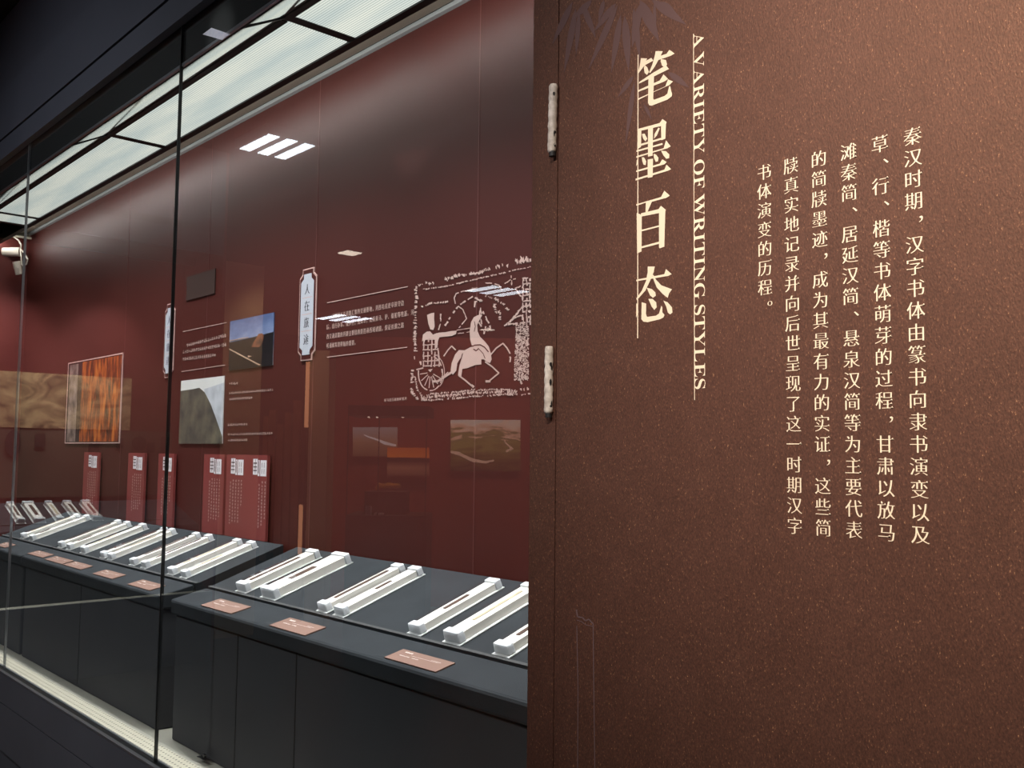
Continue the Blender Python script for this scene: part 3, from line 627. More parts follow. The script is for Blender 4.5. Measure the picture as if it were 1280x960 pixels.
# printed paragraphs
def paragraph(name, lines, pxl, pxr, rows, hpx, lb, rules=(), cat='wall text', indent=0, real=True, nchars=None):
    """lines of characters between two pixel columns; rows gives the (left, right) heights of each line's middle"""
    a = wall_pt(pxl, rows[0][0]); t = empty(name, a, lb, cat)
    L = Lettering(); mb = MB(); rr = random.Random(pxl)
    for line, (ya, yb) in zip(lines, rows):
        A = wall_pt(pxl, ya); B = wall_pt(pxr, yb); em = (B.x - A.x) / nchars; h = abs(wall_pt(pxl, ya - hpx / 2).z - wall_pt(pxl, ya + hpx / 2).z)
        for k, ch in enumerate(line):
            if ch in ' 　': continue
            cxp = A.x + em * (k + 0.5); czp = A.z + (B.z - A.z) * (k + 0.5) / nchars
            if real: L.glyph(ch, lambda u, v: (cxp + (u - 0.5) * em * 0.9, czp + (v - 0.38) * h), dx=-0.014, dy=0.004)
            else: dashes(mb, lambda u, v: Vector((cxp + u * 0.85, WY - 0.0006, czp + v * h / em)), 0, 0, 1, em * 0.9, 0, rr)
    if real: L.build('characters', M['vinyl'], t, lambda p, q: Vector((p, WY - 0.0006, q)), None)
    else: mb.build('characters', M['vinyl'], t)
    if rules:
        rb = MB()
        for (x0, y0, x1, y1) in rules:
            p, q = wall_pt(x0, y0), wall_pt(x1, y1)
            rb.prism([(p.x, WY, p.z - 0.0012), (q.x, WY, q.z - 0.0012), (q.x, WY, q.z + 0.0012), (p.x, WY, p.z + 0.0012)], (0, -0.0008, 0))
        rb.build('rule_line', M['vinyl'], t)
    return t
paragraph('printed_paragraph', ['　　河西是多条道路汇集的交通要地，河西屯戍吏卒驻守边', '防，出行办事，或步行，或乘车，或骑乘马、驴、骆驼等牲畜。河', '西交通道路的开辟主要目的是连通西域诸国，保证丝绸之路', '畅通和军资转输的需要。'],
          408.2, 509.3, [(397, 377.5), (409, 391.5), (421, 405.5), (432.5, 420)], 6.8, 'four line printed paragraph left of the horse rubbing', [(409, 378.5, 509.7, 358.3), (409, 446.5, 509, 434)], nchars=27)
paragraph('printed_paragraph', ['　　' + '一' * 20, '一' * 22, '一' * 17], 228.5, 283, [(433, 419), (440, 430.5), (449, 442)], 4.6, 'three line printed paragraph left of the desert photo', [(228.5, 414.6, 283.3, 403.2), (227, 464.5, 281.3, 456.3)], real=False, nchars=22)
paragraph('printed_note', ['一' * 5, '', '一' * 24, '一' * 13], 286.5, 342, [(479.6, 477), (485, 483), (491.5, 487), (499, 495)], 3.3, 'small printed note just below the desert photo', real=False, nchars=24)
paragraph('printed_note', ['一' * 11, '', '一' * 24, '一' * 11], 284.7, 341, [(531, 529.5), (536, 535), (543, 541.5), (550.3, 549)], 3.3, 'small printed note above the double red text board', real=False, nchars=24)
paragraph('printed_caption', ['车马出行画像砖拓片'], 480, 509, [(500.3, 498)], 4.2, 'tiny printed caption below left of the horse rubbing', nchars=9)
# a dull dark plate on the far part of the wall
q = [wall_pt(*p) for p in ((234.5, 346.5), (270, 337.5), (269.5, 367), (234, 376))]
tag(MB().box((q[0].x, WY - 0.004, q[3].z), (q[1].x, WY, q[0].z)).build('dark_plate', M['walnut']), 'dark blank plate on the red wall above the three line paragraph', 'plate')

# the stone rubbing: chariot, driver and horse
def Z(x, y): return (510 + x / 4.8, 310 + y / 4.8)
rub = empty('stone_rubbing', wall_pt(*Z(40, 900)), 'pale rubbing of a horse drawing a chariot, printed on the red wall', 'rubbing')
def rpoly(mb, pts, e=0.0006): mb.flat([wall_pt(*Z(*p), e) for p in pts])
def rline(mb, pts, w=6, e=0.0007, rag=0.0):
    for (x0, y0), (x1, y1) in zip(pts[:-1], pts[1:]):
        n = max(1, int(math.hypot(x1 - x0, y1 - y0) / (14 if rag < 0.8 else 5))); l = math.hypot(x1 - x0, y1 - y0) or 1; nx, ny = -(y1 - y0) / l, (x1 - x0) / l
        for k in range(n):
            if rag and R.random() < rag * 0.33: continue
            a, b = k / n, (k + 1.1) / n; wa = w * (1 + rag * R.uniform(-0.8, 0.8)) / 2; wb = w * (1 + rag * R.uniform(-0.8, 0.8)) / 2
            o = rag * R.uniform(-1, 1) * (4 if rag < 0.8 else w * 0.38)
            rpoly(mb, [(x0 + (x1 - x0) * a + nx * (wa + o), y0 + (y1 - y0) * a + ny * (wa + o)), (x0 + (x1 - x0) * b + nx * (wb + o), y0 + (y1 - y0) * b + ny * (wb + o)),
                       (x0 + (x1 - x0) * b - nx * (wb - o), y0 + (y1 - y0) * b - ny * (wb - o)), (x0 + (x1 - x0) * a - nx * (wa - o), y0 + (y1 - y0) * a - ny * (wa - o))], e)
mb = MB()
rpoly(mb, [(262, 748), (256, 735), (262, 690), (282, 640), (305, 612), (340, 614), (384, 590), (373, 550), (370, 500), (378, 445), (395, 415), (418, 404), (432, 398), (446, 402), (430, 430), (415, 462), (418, 500), (432, 532), (462, 562), (484, 590), (497, 630), (502, 668), (492, 690), (474, 684), (455, 668), (440, 668), (440, 698), (405, 702), (352, 722), (326, 726), (320, 770), (300, 766), (306, 720), (316, 660), (296, 690), (290, 735), (268, 762)])
rline(mb, [(432, 400), (436, 360), (440, 395), (452, 380), (470, 425), (490, 465), (494, 488), (478, 482)], 9, rag=0.6); rline(mb, [(436, 425), (446, 455), (466, 470), (458, 515)], 8, rag=0.7); rline(mb, [(425, 445), (440, 470)], 7, rag=0.5)
mb.build('horse_body', M['vinyl'], rub)
hl = MB()
rline(hl, [(376, 592), (404, 582), (432, 580), (458, 594), (482, 622)], 6, 0.0011); rline(hl, [(328, 632), (318, 665), (306, 704), (296, 715)], 5, 0.0011); rline(hl, [(392, 606), (408, 616), (424, 604)], 6, 0.0011); rline(hl, [(420, 600), (450, 632), (462, 662)], 4, 0.0011); rline(hl, [(398, 440), (404, 470), (398, 500)], 4, 0.0011)
hl.build('harness_lines', M['red'], rub)
lg = MB()
rline(lg, [(262, 745), (215, 775), (178, 800), (152, 800)], 13); rline(lg, [(305, 765), (345, 795), (388, 832)], 9); rline(lg, [(380, 822), (394, 834)], 14)
rline(lg, [(462, 682), (505, 712), (545, 750), (482, 802)], 8); rline(lg, [(465, 800), (492, 800)], 13); rline(lg, [(492, 645), (530, 600), (570, 572), (594, 600), (612, 632)], 8); rline(lg, [(608, 655), (616, 655), (612, 682)], 8)
rline(lg, [(286, 612), (262, 588), (240, 612), (215, 648)], 7)
lg.build('horse_legs', M['vinyl'], rub)
dv = MB()
rpoly(dv, [(114, 402), (136, 392), (158, 388), (157, 425), (160, 470), (152, 492), (134, 488), (122, 455)])
rpoly(dv, [(84, 560), (90, 520), (112, 502), (132, 500), (150, 520), (168, 512), (186, 508), (190, 530), (180, 560), (176, 598), (164, 600), (165, 552), (130, 545), (104, 550)])
rpoly(dv, [(182, 508), (225, 505), (260, 498), (292, 496), (288, 516), (262, 528), (220, 532), (188, 536)])
rline(dv, [(198, 395), (196, 455), (184, 490)], 7, rag=0.5)
dv.build('driver', M['vinyl'], rub)
ch = MB()
for x in (92, 118, 140, 160): rline(ch, [(x + 4, 548), (x, 712)], 7, rag=0.3)
for y in (550, 582, 612, 648, 680, 708): rline(ch, [(88, y), (178, y - 4)], 6, rag=0.3)
rline(ch, [(180, 600), (188, 710)], 8, rag=0.4); rline(ch, [(50, 730), (90, 720)], 8); rline(ch, [(70, 660), (78, 700)], 10, rag=0.5)
pts = [(135 + 72 * math.cos(a), 752 + 104 * math.sin(a)) for a in [math.radians(d) for d in range(-75, 200, 12)]]; pts2 = [(135 + 84 * math.cos(a), 745 + 112 * math.sin(a)) for a in [math.radians(d) for d in range(-60, 60, 12)]]
rline(ch, pts, 7, rag=0.3); rline(ch, pts2, 4)
for a in range(20, 200, 26): rline(ch, [(135 + 18 * math.cos(math.radians(a)), 748 + 24 * math.sin(math.radians(a))), (135 + 62 * math.cos(math.radians(a)), 750 + 90 * math.sin(math.radians(a)))], 5)
rpoly(ch, [(120, 730), (148, 725), (134, 745)]); rline(ch, [(170, 808), (240, 745)], 5)
ch.build('chariot', M['vinyl'], rub)
rn_ = MB()
rline(rn_, [(292, 494), (372, 481)], 4, rag=0.3); rline(rn_, [(300, 514), (368, 502)], 4, rag=0.3); rline(rn_, [(220, 465), (262, 405), (300, 352), (345, 320), (388, 292)], 9, rag=0.7); rline(rn_, [(300, 348), (330, 372), (350, 424), (305, 478)], 5, rag=0.4)
rline(rn_, [(284, 335), (278, 300), (290, 272), (330, 258), (370, 258), (415, 238)], 6, rag=0.3); rline(rn_, [(345, 258), (400, 246)], 12, rag=0.8); rline(rn_, [(465, 208), (520, 214), (548, 226), (562, 250)], 7, rag=0.4)
rline(rn_, [(400, 300), (445, 318), (400, 326), (396, 352)], 9, rag=0.7); rline(rn_, [(455, 280), (490, 296), (520, 300), (545, 320), (572, 332), (605, 378)], 11, rag=0.8); rline(rn_, [(520, 330), (522, 385), (552, 380), (550, 430)], 12, rag=0.8)
rline(rn_, [(620, 165), (622, 222)], 7, rag=0.5); rline(rn_, [(580, 214), (615, 190), (645, 184)], 6, rag=0.4); rline(rn_, [(80, 352), (140, 332), (240, 322)], 9, rag=0.8)
rn_.build('reins_and_birds', M['vinyl'], rub)
tr = MB()
for k in range(9): rline(tr, [(652 + k * 8.5, 455), (640 + k * 10, 795)], 7, rag=1.0)
for k in range(24): x = R.uniform(645, 722); y = R.uniform(455, 790); rline(tr, [(x, y), (x + R.uniform(-10, 14), y + R.uniform(10, 40))], 9, rag=0.8)
for y in (182, 215, 250, 285, 320, 350, 385, 420, 450): rline(tr, [(686, y), (736, y - 6)], 8, rag=0.7)
for x in (690, 712, 732): rline(tr, [(x, 182), (x, 460)], 8, rag=0.7)
rline(tr, [(690, 215), (645, 245), (655, 262), (690, 300)], 9, rag=0.6); rline(tr, [(575, 465), (610, 445), (650, 395), (690, 350)], 10, rag=0.7); rline(tr, [(600, 458), (700, 448)], 9, rag=0.6); rline(tr, [(620, 430), (690, 400)], 6, rag=0.6)
tr.build('gate_tower', M['vinyl'], rub)
bd = MB()
rline(bd, [(45, 240), (52, 300), (46, 340), (44, 460), (40, 560), (44, 620)], 15, rag=0.8); rline(bd, [(40, 650), (46, 700)], 8, rag=0.7); rline(bd, [(28, 720), (24, 800), (20, 850), (40, 895), (75, 915)], 13, rag=0.9); rline(bd, [(40, 760), (52, 840), (90, 900)], 8, rag=0.9)
rline(bd, [(45, 235), (90, 212), (165, 208)], 13, rag=1.0); rline(bd, [(220, 190), (300, 165), (350, 160)], 13, rag=1.0); rline(bd, [(368, 158), (440, 145), (490, 122)], 13, rag=1.0); rline(bd, [(525, 112), (575, 104), (605, 108)], 16, rag=1.0); rline(bd, [(645, 85), (690, 70), (738, 66)], 24, rag=1.0)
rline(bd, [(85, 248), (160, 240), (260, 222), (390, 190), (560, 152), (650, 130), (740, 112)], 6, rag=0.9)
for off, w in ((0, 13), (22, 9), (-16, 7)): rline(bd, [(80, 905 + off * 0.3), (140, 890 + off), (215, 885 + off), (300, 880 + off), (380, 868 + off), (480, 866 + off), (560, 860 + off * 0.8), (655, 866 + off * 0.6)], w, rag=1.0)
rline(bd, [(672, 850), (735, 845)], 12, rag=1.0); rline(bd, [(680, 880), (735, 874)], 8, rag=1.0)
bd.build('ragged_border', M['vinyl'], rub)

# ------------------------------------------------------------------ sensors on the wing wall
def sensor(px, py, ln, r, dirv, lb):
    p = at_y(px, py, 0.55); t = empty('sensor_lamp', p, lb, 'lamp', 'small white cylinder lamps'); d = _n(Vector(dirv))
    MB().tube([p - d * ln * 0.5, p - d * ln * 0.05], r, 14).build('lamp_head', M['sensor'], t, smooth=False); MB().tube([p - d * ln * 0.04, p + d * ln * 0.5], r * 1.06, 14).build('collar', M['sensor'], t)
    return p, t
camx = Vector(M3.col[0]); 
p1, t1 = sensor(15, 315, 0.115, 0.030, camx, 'white cylinder lamp lying level in the case corner under the light trim')
p2, t2 = sensor(22.5, 335, 0.085, 0.025, Vector((0, -0.25, 0.95)), 'white cylinder lamp hanging upright below the level one')
def cablepath(pts, y): return [at_y(a, b, y) for a, b in pts]
MB().tube(cablepath([(-6, 294), (6, 292.5), (16, 295), (23, 300), (26.5, 306), (26, 312)], 0.56), 0.005, 6).build('cable', M['sensor'], t1)
MB().tube(cablepath([(26, 312), (31, 317), (34.5, 324), (33, 330), (28, 332)], 0.56), 0.005, 6).build('cable', M['sensor'], t2)
MB().tube(cablepath([(25.5, 312), (26.5, 320), (27, 331)], 0.56), 0.005, 6).build('stem', M['sensor'], t2)

# wing wall mural, seen mirrored in the glass
mur = ramp_mat('beige_mural', 'n', 4.0, [(0.25, (66, 46, 34)), (0.42, (150, 118, 84)), (0.6, (196, 160, 116)), (0.8, (214, 182, 140))], stretch=(1, 1.2, 2.2), detail=9, distort=1.5)
tag(MB().box((EX + 0.0005, -1.40, 1.595), (EX + 0.01, 0.4, 1.975)).build('mural_frieze', mur), 'beige mural frieze along the side wing wall', 'mural')
tag(MB().box((EX + 0.0005, -1.72, 1.12), (EX + 0.006, 0.4, 1.59)).build('printed_backdrop', mat('olive_brown_print', (92, 74, 58), rough=0.6, mottled=0.3, mscale=5)), 'dull brown printed band under the mural on the side wing wall', 'print')
pk = mat('dark_plate_print', (40, 26, 22), rough=0.6)
for (y, z, a, b2, rd) in ((-0.62, 1.49, 0.05, 0.09, 1), (-0.79, 1.51, 0.035, 0.05, 0), (-1.15, 1.48, 0.04, 0.07, 0), (-1.33, 1.50, 0.03, 0.04, 0), (-1.47, 1.50, 0.055, 0.055, 1), (-1.56, 1.47, 0.03, 0.04, 0), (-1.66, 1.50, 0.035, 0.06, 0)):
    n = 20 if rd else 4; pts = [(EX + 0.0062, y + a * math.cos(2 * math.pi * (k + 0.5) / n) * (1 if rd else 1.3), z + b2 * math.sin(2 * math.pi * (k + 0.5) / n) * (1 if rd else 1.3)) for k in range(n)]
    tag(MB().prism(pts, (0.008, 0, 0)).build('wall_medallion', pk), ('dark round' if rd else 'dark square') + ' medallion on the brown band of the side wing wall', 'medallion', 'dark round medallions' if rd else 'dark square medallions')

# ------------------------------------------------------------------ introduction panel
PY = -0.05; PX0 = at_y(663, 480, PY).x
def pp(px, py, e=0.0006): return at_y(px, py, PY - e)
pn = empty('introduction_panel', (0.3, -0.03, 0.0), 'large brown textured panel with ivory Chinese and English text', 'text panel')
xs = pp(695.5, 400).x
MB().box((xs + 0.0012, PY, 0.0), (1.6, 0.0, 3.6)).build('board', M['brown'], pn)
MB().box((PX0, PY, 0.0), (xs - 0.0012, 0.0, 3.6)).box((xs - 0.0012, PY + 0.004, 0), (xs + 0.0012, -0.01, 3.6)).build('edge_strip', M['brown'], pn)
# body text
COLS = [((1141.3, 170.5), (1149.7, 669.5), '秦汉时期，汉字书体由篆书向隶书演变以及'), ((1100, 181), (1108, 665), '草、行、楷等书体萌芽的过程，甘肃以放马'), ((1060.5, 189.5), (1067.7, 661), '滩秦简、居延汉简、悬泉汉简等为主要代表'),
        ((1023, 198), (1029.5, 660.5), '的简牍墨迹，成为其最有力的实证，这些简'), ((988.6, 206.5), (993.4, 657.5), '牍真实地记录并向后世呈现了这一时期汉字'), ((956, 214.5), (961, 0), '书体演变的历程。')]
tops = [pp(*c[0]) for c in COLS]; bots = [pp(*c[1]) for c in COLS[:5]]
ztop = sum(p.z for p in tops) / 6; zbot = sum(p.z for p in bots) / 5; pitch = (ztop - zbot) / 18; xcol = [(tops[i].x + bots[i].x) / 2 for i in range(5)]; xcol.append(xcol[4] + (xcol[4] - xcol[0]) / 4)
em = pitch * 0.885
for xc, (_, _, s) in zip(xcol, COLS):
    L = Lettering()
    for k, chh in enumerate(s):
        zc = ztop - pitch * k; ox = em * 0.62 if chh in '，、。' else 0; oz = em * 0.45 if chh in '，、。' else 0
        L.glyph(chh, lambda u, v: (xc + ox + (u - 0.5) * em, zc + oz + (v - 0.38) * em), dy=0.017, dx=-0.006)
    L.build('body_lettering', M['ivory'], pn, lambda a, b: Vector((a, PY - 0.0006, b)), None)
# English line, letters turned to read downwards, standing on their rule
e0 = pp(867, 42); e1 = pp(868.2, 500); ex = (e0.x + e1.x) / 2
cap = pp(880.5, 270).x - ex
s = 'A VARIETY OF WRITING STYLES'; L = Lettering(); adv = 0.0; glyphs = []
for c in s:
    if c == ' ': adv += 0.20; continue
    g = chr(0x1D400 + ord(c) - 65); cs = contours(g); mx = max(p.x for l in cs for p in l); mn = min(p.x for l in cs for p in l)
    glyphs.append((g, adv - mn)); adv += (mx - mn) + 0.055
zt, zb_ = pp(867, 43).z, pp(868, 488.5).z; k = (zt - zb_) / adv; hc = max(p.y for p in contours(chr(0x1D400 + 8))[0]); kx = cap / hc
for g, a in glyphs: L.glyph(g, lambda u, v: (ex + v * kx, zt - (a + u) * k), style='roman', dy=0.0, dx=0.012)
L.build('english_lettering', M['ivory'], pn, lambda a, b: Vector((a, PY - 0.0006, b)), None)
rl = MB(); rl.flat([Vector((ex - 0.0008, PY - 0.0005, e1.z)), Vector((ex + 0.0004, PY - 0.0005, e1.z)), Vector((ex + 0.0004, PY - 0.0005, e0.z)), Vector((ex - 0.0008, PY - 0.0005, e0.z))])
t0 = pp(798.5, 68); t1_ = pp(796, 423); tx = (t0.x + t1_.x) / 2
rl.flat([Vector((tx - 0.0010, PY - 0.0005, t1_.z)), Vector((tx + 0.0010, PY - 0.0005, t1_.z)), Vector((tx + 0.0010, PY - 0.0005, t0.z)), Vector((tx - 0.0010, PY - 0.0005, t0.z))])
rl.build('rule_line', M['ivory'], pn)
# title strokes
A, B = (770, 40), (770, 230)
TITLE = [(A, [
    [(150,157),(187,159),(180,172),(212,155),(224,172),(172,200),(150,228),(136,247),(133,240),(142,205)], [(172,198),(188,212),(197,240),(186,258),(172,246),(167,218)],
    [(238,115),(281,115),(268,142),(304,130),(320,107),(352,129),(330,142),(255,168),(230,212),(205,246),(198,242),(218,195),(232,145)], [(270,162),(300,168),(306,195),(296,213),(276,202),(268,176)],
    [(138,301),(220,246),(288,206),(302,203),(318,222),(262,250),(200,280),(138,310)], [(133,349),(262,291),(285,254),(313,282),(290,297),(228,322),(133,360)], [(132,399),(296,326),(312,284),(342,297),(320,318),(228,360),(132,409)],
    [(195,265),(228,256),(226,330),(223,398),(228,407),(290,384),(308,370),(319,325),(326,326),(330,350),(337,372),(335,385),(310,405),(215,442),(200,440),(192,425)]]),
  (A, [
    [(129,577),(152,590),(150,690),(128,702)], [(128,583),(262,546),(278,522),(304,540),(298,558),(150,592),(128,592)], [(270,555),(300,545),(296,640),(272,650)], [(146,672),(274,634),(276,645),(146,684)],
    [(192,570),(222,560),(220,742),(192,748)], [(155,612),(172,610),(188,640),(176,656),(163,640)], [(254,574),(263,578),(246,620),(228,640),(231,612)],
    [(123,710),(278,666),(280,676),(123,720)], [(122,745),(286,697),(300,650),(328,686),(310,697),(122,755)],
    [(125,768),(133,760),(130,790),(121,806)], [(155,752),(168,752),(181,775),(178,799),(165,796),(158,775)], [(225,730),(240,735),(255,755),(252,776),(238,779),(228,756)], [(270,712),(300,715),(320,735),(319,756),(302,761),(285,741)],
    [(190,765),(222,760),(220,870),(190,876)], [(121,831),(262,790),(278,764),(304,780),(290,794),(121,841)], [(118,880),(290,826),(303,796),(331,823),(310,833),(118,891)]]),
  (B, [
    [(121,122),(270,78),(290,40),(323,70),(300,84),(216,106),(198,145),(188,172),(177,180),(179,112),(121,131)], [(124,173),(155,186),(153,405),(127,416)], [(150,176),(255,151),(270,131),(299,155),(292,168),(150,196)],
    [(258,158),(296,153),(290,376),(262,386),(258,380)], [(152,275),(262,247),(262,256),(152,285)], [(150,375),(262,345),(262,358),(150,387)]]),
  (B, [
    [(122,574),(290,541),(300,510),(334,541),(315,551),(122,584)], [(190,495),(233,495),(226,530),(205,580),(176,640),(125,697),(122,686),(155,640),(180,582),(190,530)], [(214,545),(224,545),(240,574),(272,608),(336,632),(319,655),(310,683),(280,660),(244,620)],
    [(184,622),(215,630),(236,650),(239,670),(222,683),(204,668)], [(122,714),(132,730),(134,770),(121,801)], [(154,709),(181,718),(180,780),(186,797),(240,790),(258,777),(272,731),(278,738),(278,770),(291,785),(285,800),(265,811),(190,829),(165,826),(152,811)],
    [(194,689),(220,690),(241,710),(244,740),(230,756),(214,736)], [(284,699),(310,710),(336,740),(339,770),(325,783),(311,771),(301,735)]])]
tb = MB()
for (ox, oy), strokes in TITLE:
    for i, s in enumerate(strokes): tb.flat([pp(ox + x / 4.8, oy + y / 4.8, 0.0006 + 0.00003 * i) for x, y in s])
tb.build('title_lettering', M['ivory'], pn)
# faint printed bamboo: hanging leaves at the top, a stalk at the lower left
lf = MB(); lo = MB()
def leaf(x0, y0, x1, y1, w):
    n = 8; l = math.hypot(x1 - x0, y1 - y0); nx, ny = -(y1 - y0) / l, (x1 - x0) / l
    a = [(x0 + (x1 - x0) * k / n + nx * w * math.sin(math.pi * (k / n) ** 0.75), y0 + (y1 - y0) * k / n + ny * w * math.sin(math.pi * (k / n) ** 0.75)) for k in range(n + 1)]
    c = [(x0 + (x1 - x0) * k / n - nx * w * math.sin(math.pi * (k / n) ** 0.75), y0 + (y1 - y0) * k / n - ny * w * math.sin(math.pi * (k / n) ** 0.75)) for k in range(n - 1, 0, -1)]
    MB().flat([pp(px, py, 0.0003 + R.uniform(0, 0.0001)) for px, py in a + c]).build('bamboo_leaf_print', M['leaf'], pn)
for q in ((716,2,690,56,4),(720,10,705,92,4),(724,15,720,70,3),(728,5,745,48,4),(770,4,742,40,4),(772,6,735,88,4),(776,18,764,92,4),(781,20,786,90,5),(792,10,800,75,4),(800,0,824,52,7),(815,0,858,31,6),(835,90,862,110,4),(792,95,772,122,3),(800,5,790,60,5),(755,0,748,28,3),(740,0,715,25,4),(826,2,846,18,4),(793,102,782,180,3),(805,130,815,150,2),(818,2,819,45,2)): leaf(*q)
def pl(pts, w):
    for (x0, y0), (x1, y1) in zip(pts[:-1], pts[1:]):
        l = math.hypot(x1 - x0, y1 - y0); nx, ny = -(y1 - y0) / l * w / 2, (x1 - x0) / l * w / 2
        lo.flat([pp(x0 + nx, y0 + ny, 0.0004), pp(x1 + nx, y1 + ny, 0.0004), pp(x1 - nx, y1 - ny, 0.0004), pp(x0 - nx, y0 - ny, 0.0004)])
pl([(721, 782), (722.5, 860), (722, 960)], 1.0); pl([(741.5, 780), (742, 840), (743.5, 960)], 1.1); pl([(720.5, 762), (722, 771), (728, 772), (732, 776), (736, 774), (741.5, 780)], 1.6); pl([(721, 775), (727, 777), (732, 781), (741, 783)], 0.8)
lo.build('bamboo_stalk_print', M['leafd'], pn)
# two chipped white hinge barrels over the panel's seam
def hinge(pa, pb, rpx, lb, seed):
    rr = random.Random(seed); a, b = pp(*pa), pp(*pb); x = (a.x + b.x) / 2; r = rpx / FPX * 1.55
    t = empty('hinge_barrel', (x, PY - r, b.z), lb, 'hinge', 'white hinge barrels on the brown panel')
    n = 26; seg = 18; yc = PY - r * 1.02; vs = []; fs = []
    for i in range(n + 1):
        z = b.z + (a.z - b.z) * i / n; k = 1 + 0.05 * math.sin(i * 1.7 + seed) + rr.uniform(-0.03, 0.03)
        if i in (0, n): k *= 0.82
        lean = (a.x - b.x) * (i / n - 0.5)
        for j in range(seg):
            an = 2 * math.pi * j / seg; kk = k * (1 + rr.uniform(-0.03, 0.03)); vs.append((x + lean + math.cos(an) * r * kk, yc + math.sin(an) * r * kk, z))
    for i in range(n):
        for j in range(seg): fs.append((i * seg + j, i * seg + (j + 1) % seg, (i + 1) * seg + (j + 1) % seg, (i + 1) * seg + j))
    fs.append(tuple(range(seg - 1, -1, -1))); fs.append(tuple(n * seg + j for j in range(seg)))
    MB().add(vs, fs).build('painted_rod', M['hingew'], t, smooth=True)
    MB().tube([(x, yc, b.z - r * 0.9), (x, yc, b.z + r * 0.2)], r * 0.78, 14).build('pin_end', M['hingek'], t)
    mb = MB(); H = a.z - b.z                                    # patches where the paint has come off
    for q in range(7):
        zc = b.z + H * rr.uniform(0.08, 0.9); an0 = math.radians(rr.choice((-20, -35, -5, 200, 215))); hh = H * rr.uniform(0.02, 0.07); aw = rr.uniform(0.12, 0.3)
        pts = [(x + (a.x - b.x) * ((zc - b.z) / H - 0.5) + math.cos(an0 + aw * math.cos(w)) * r * 1.075, yc + math.sin(an0 + aw * math.cos(w)) * r * 1.075, zc + hh * math.sin(w) * rr.uniform(0.6, 1)) for w in [2 * math.pi * i / 9 for i in range(9)]]
        mb.flat(pts)
    mb.build('bare_patch', M['hingek'], t)
hinge((695.5, 107), (693.5, 192), 6.2, 'upper chipped white hinge barrel on the brown panel, with bare patches', 3)
hinge((690.0, 433.5), (689.2, 517), 6.0, 'lower white hinge barrel on the brown panel, straighter and cleaner', 5)

# ------------------------------------------------------------------ the hall opposite, seen mirrored in the panes
GL = 'ceiling lamps with three lit bars'
def ceiling_lamp(xc, yc, lb, w=0.62, l=0.17, turn=0.0):
    t = empty('ceiling_light', (xc, yc, 3.55), lb, 'ceiling light', GL); m = Matrix.Translation(Vector((xc, yc, 3.55))) @ Matrix.Rotation(turn, 4, 'Z')
    for k in range(3):
        d = MB(m).box((-w / 2, (k - 1) * l - l * 0.29, 0), (w / 2, (k - 1) * l + l * 0.29, 0.008)).build('lit_bar', M['lamp'], t)
    MB(m).box((-w / 2 - 0.02, -l * 1.5, 0.005), (w / 2 + 0.02, l * 1.5, 0.07)).build('housing', M['framek'], t)
ceiling_lamp(-5.93, -1.90, 'three bar ceiling light mirrored as the big white bars in the pane', 0.42, 0.135)
ceiling_lamp(-9.25, -6.85, 'three bar ceiling light mirrored over the horse rubbing', 0.55, 0.24)
ceiling_lamp(-12.9, -6.85, 'three bar ceiling light mirrored over the four line paragraph', 0.7, 0.24)
for x, y, lb in ((-8.6, -4.2, 'small square ceiling spot mirrored above the four line paragraph'), (-12.3, -9.3, 'small square ceiling spot mirrored beside the horse head')):
    t = empty('ceiling_spot', (x, y, 3.55), lb, 'ceiling spot', 'small square ceiling spots'); MB().box((x - 0.09, y - 0.09, 3.55), (x + 0.09, y + 0.09, 3.56)).build('lit_face', M['lampdim'], t); MB().box((x - 0.11, y - 0.11, 3.56), (x + 0.11, y + 0.11, 3.62)).build('housing', M['framek'], t)
# red hall wall with three pictures that glow by emission and a glass show cabinet
U = Vector((M3.col[0][0], -M3.col[0][1], 0)).normalized(); V = Vector((M3.col[2][0], -M3.col[2][1], 0)).normalized()
D = 9.2
a, b2 = facing(409, 600, D), facing(1000, 600, D); topz = facing(600, 421, D).z
pts = [Vector((a.x, a.y, 0)), Vector((b2.x, b2.y, 0)), Vector((b2.x, b2.y, topz)), Vector((a.x, a.y, topz))]
struct(MB().prism(pts, V * 0.15).build('wall_hall', M['hall']))
m_ = (a * 0.62 + b2 * 0.38)
spot('hall_wash', tuple(Vector((m_.x, m_.y, 3.5)) - V * 2.0), (m_.x, m_.y, 1.2), 330, (1.0, 0.7, 0.5), 95, 0.9, 0.1)
def hall_picture(x0, y0, x1, y1, mt, lb, depth, extra=()):
    c = [facing(x0, y1, depth), facing(x1, y1, depth), facing(x1, y0, depth), facing(x0, y0, depth)]
    t = empty('glowing_picture', (c[0] + c[1]) / 2, lb, 'picture', 'glowing pictures in the hall opposite')
    MB().prism(c, V * 0.04).build('lit_face', mt, t)
    for nm, pl_, mm in extra:
        mb = MB()
        for q in pl_: mb.prism([facing(x0 + (x1 - x0) * u, y0 + (y1 - y0) * v, depth - 0.004) for u, v in q], V * 0.003)
        mb.build(nm, mm, t)
    return t
def em_mat(name, col, es): return mat(name, col, rough=0.6, emit=col, es=es)
hp = ramp_mat('river_plain_slide', 'n', 5.0, [(0.0, (44, 34, 18)), (0.3, (90, 80, 40)), (0.55, (128, 118, 62)), (0.68, (110, 104, 58)), (0.74, (206, 160, 130)), (0.9, (220, 190, 168)), (1.0, (200, 190, 180))], axis=2, mixnoise=0.9, emit=2.2, stretch=(1, 1, 3.5), detail=8, distort=0.5)
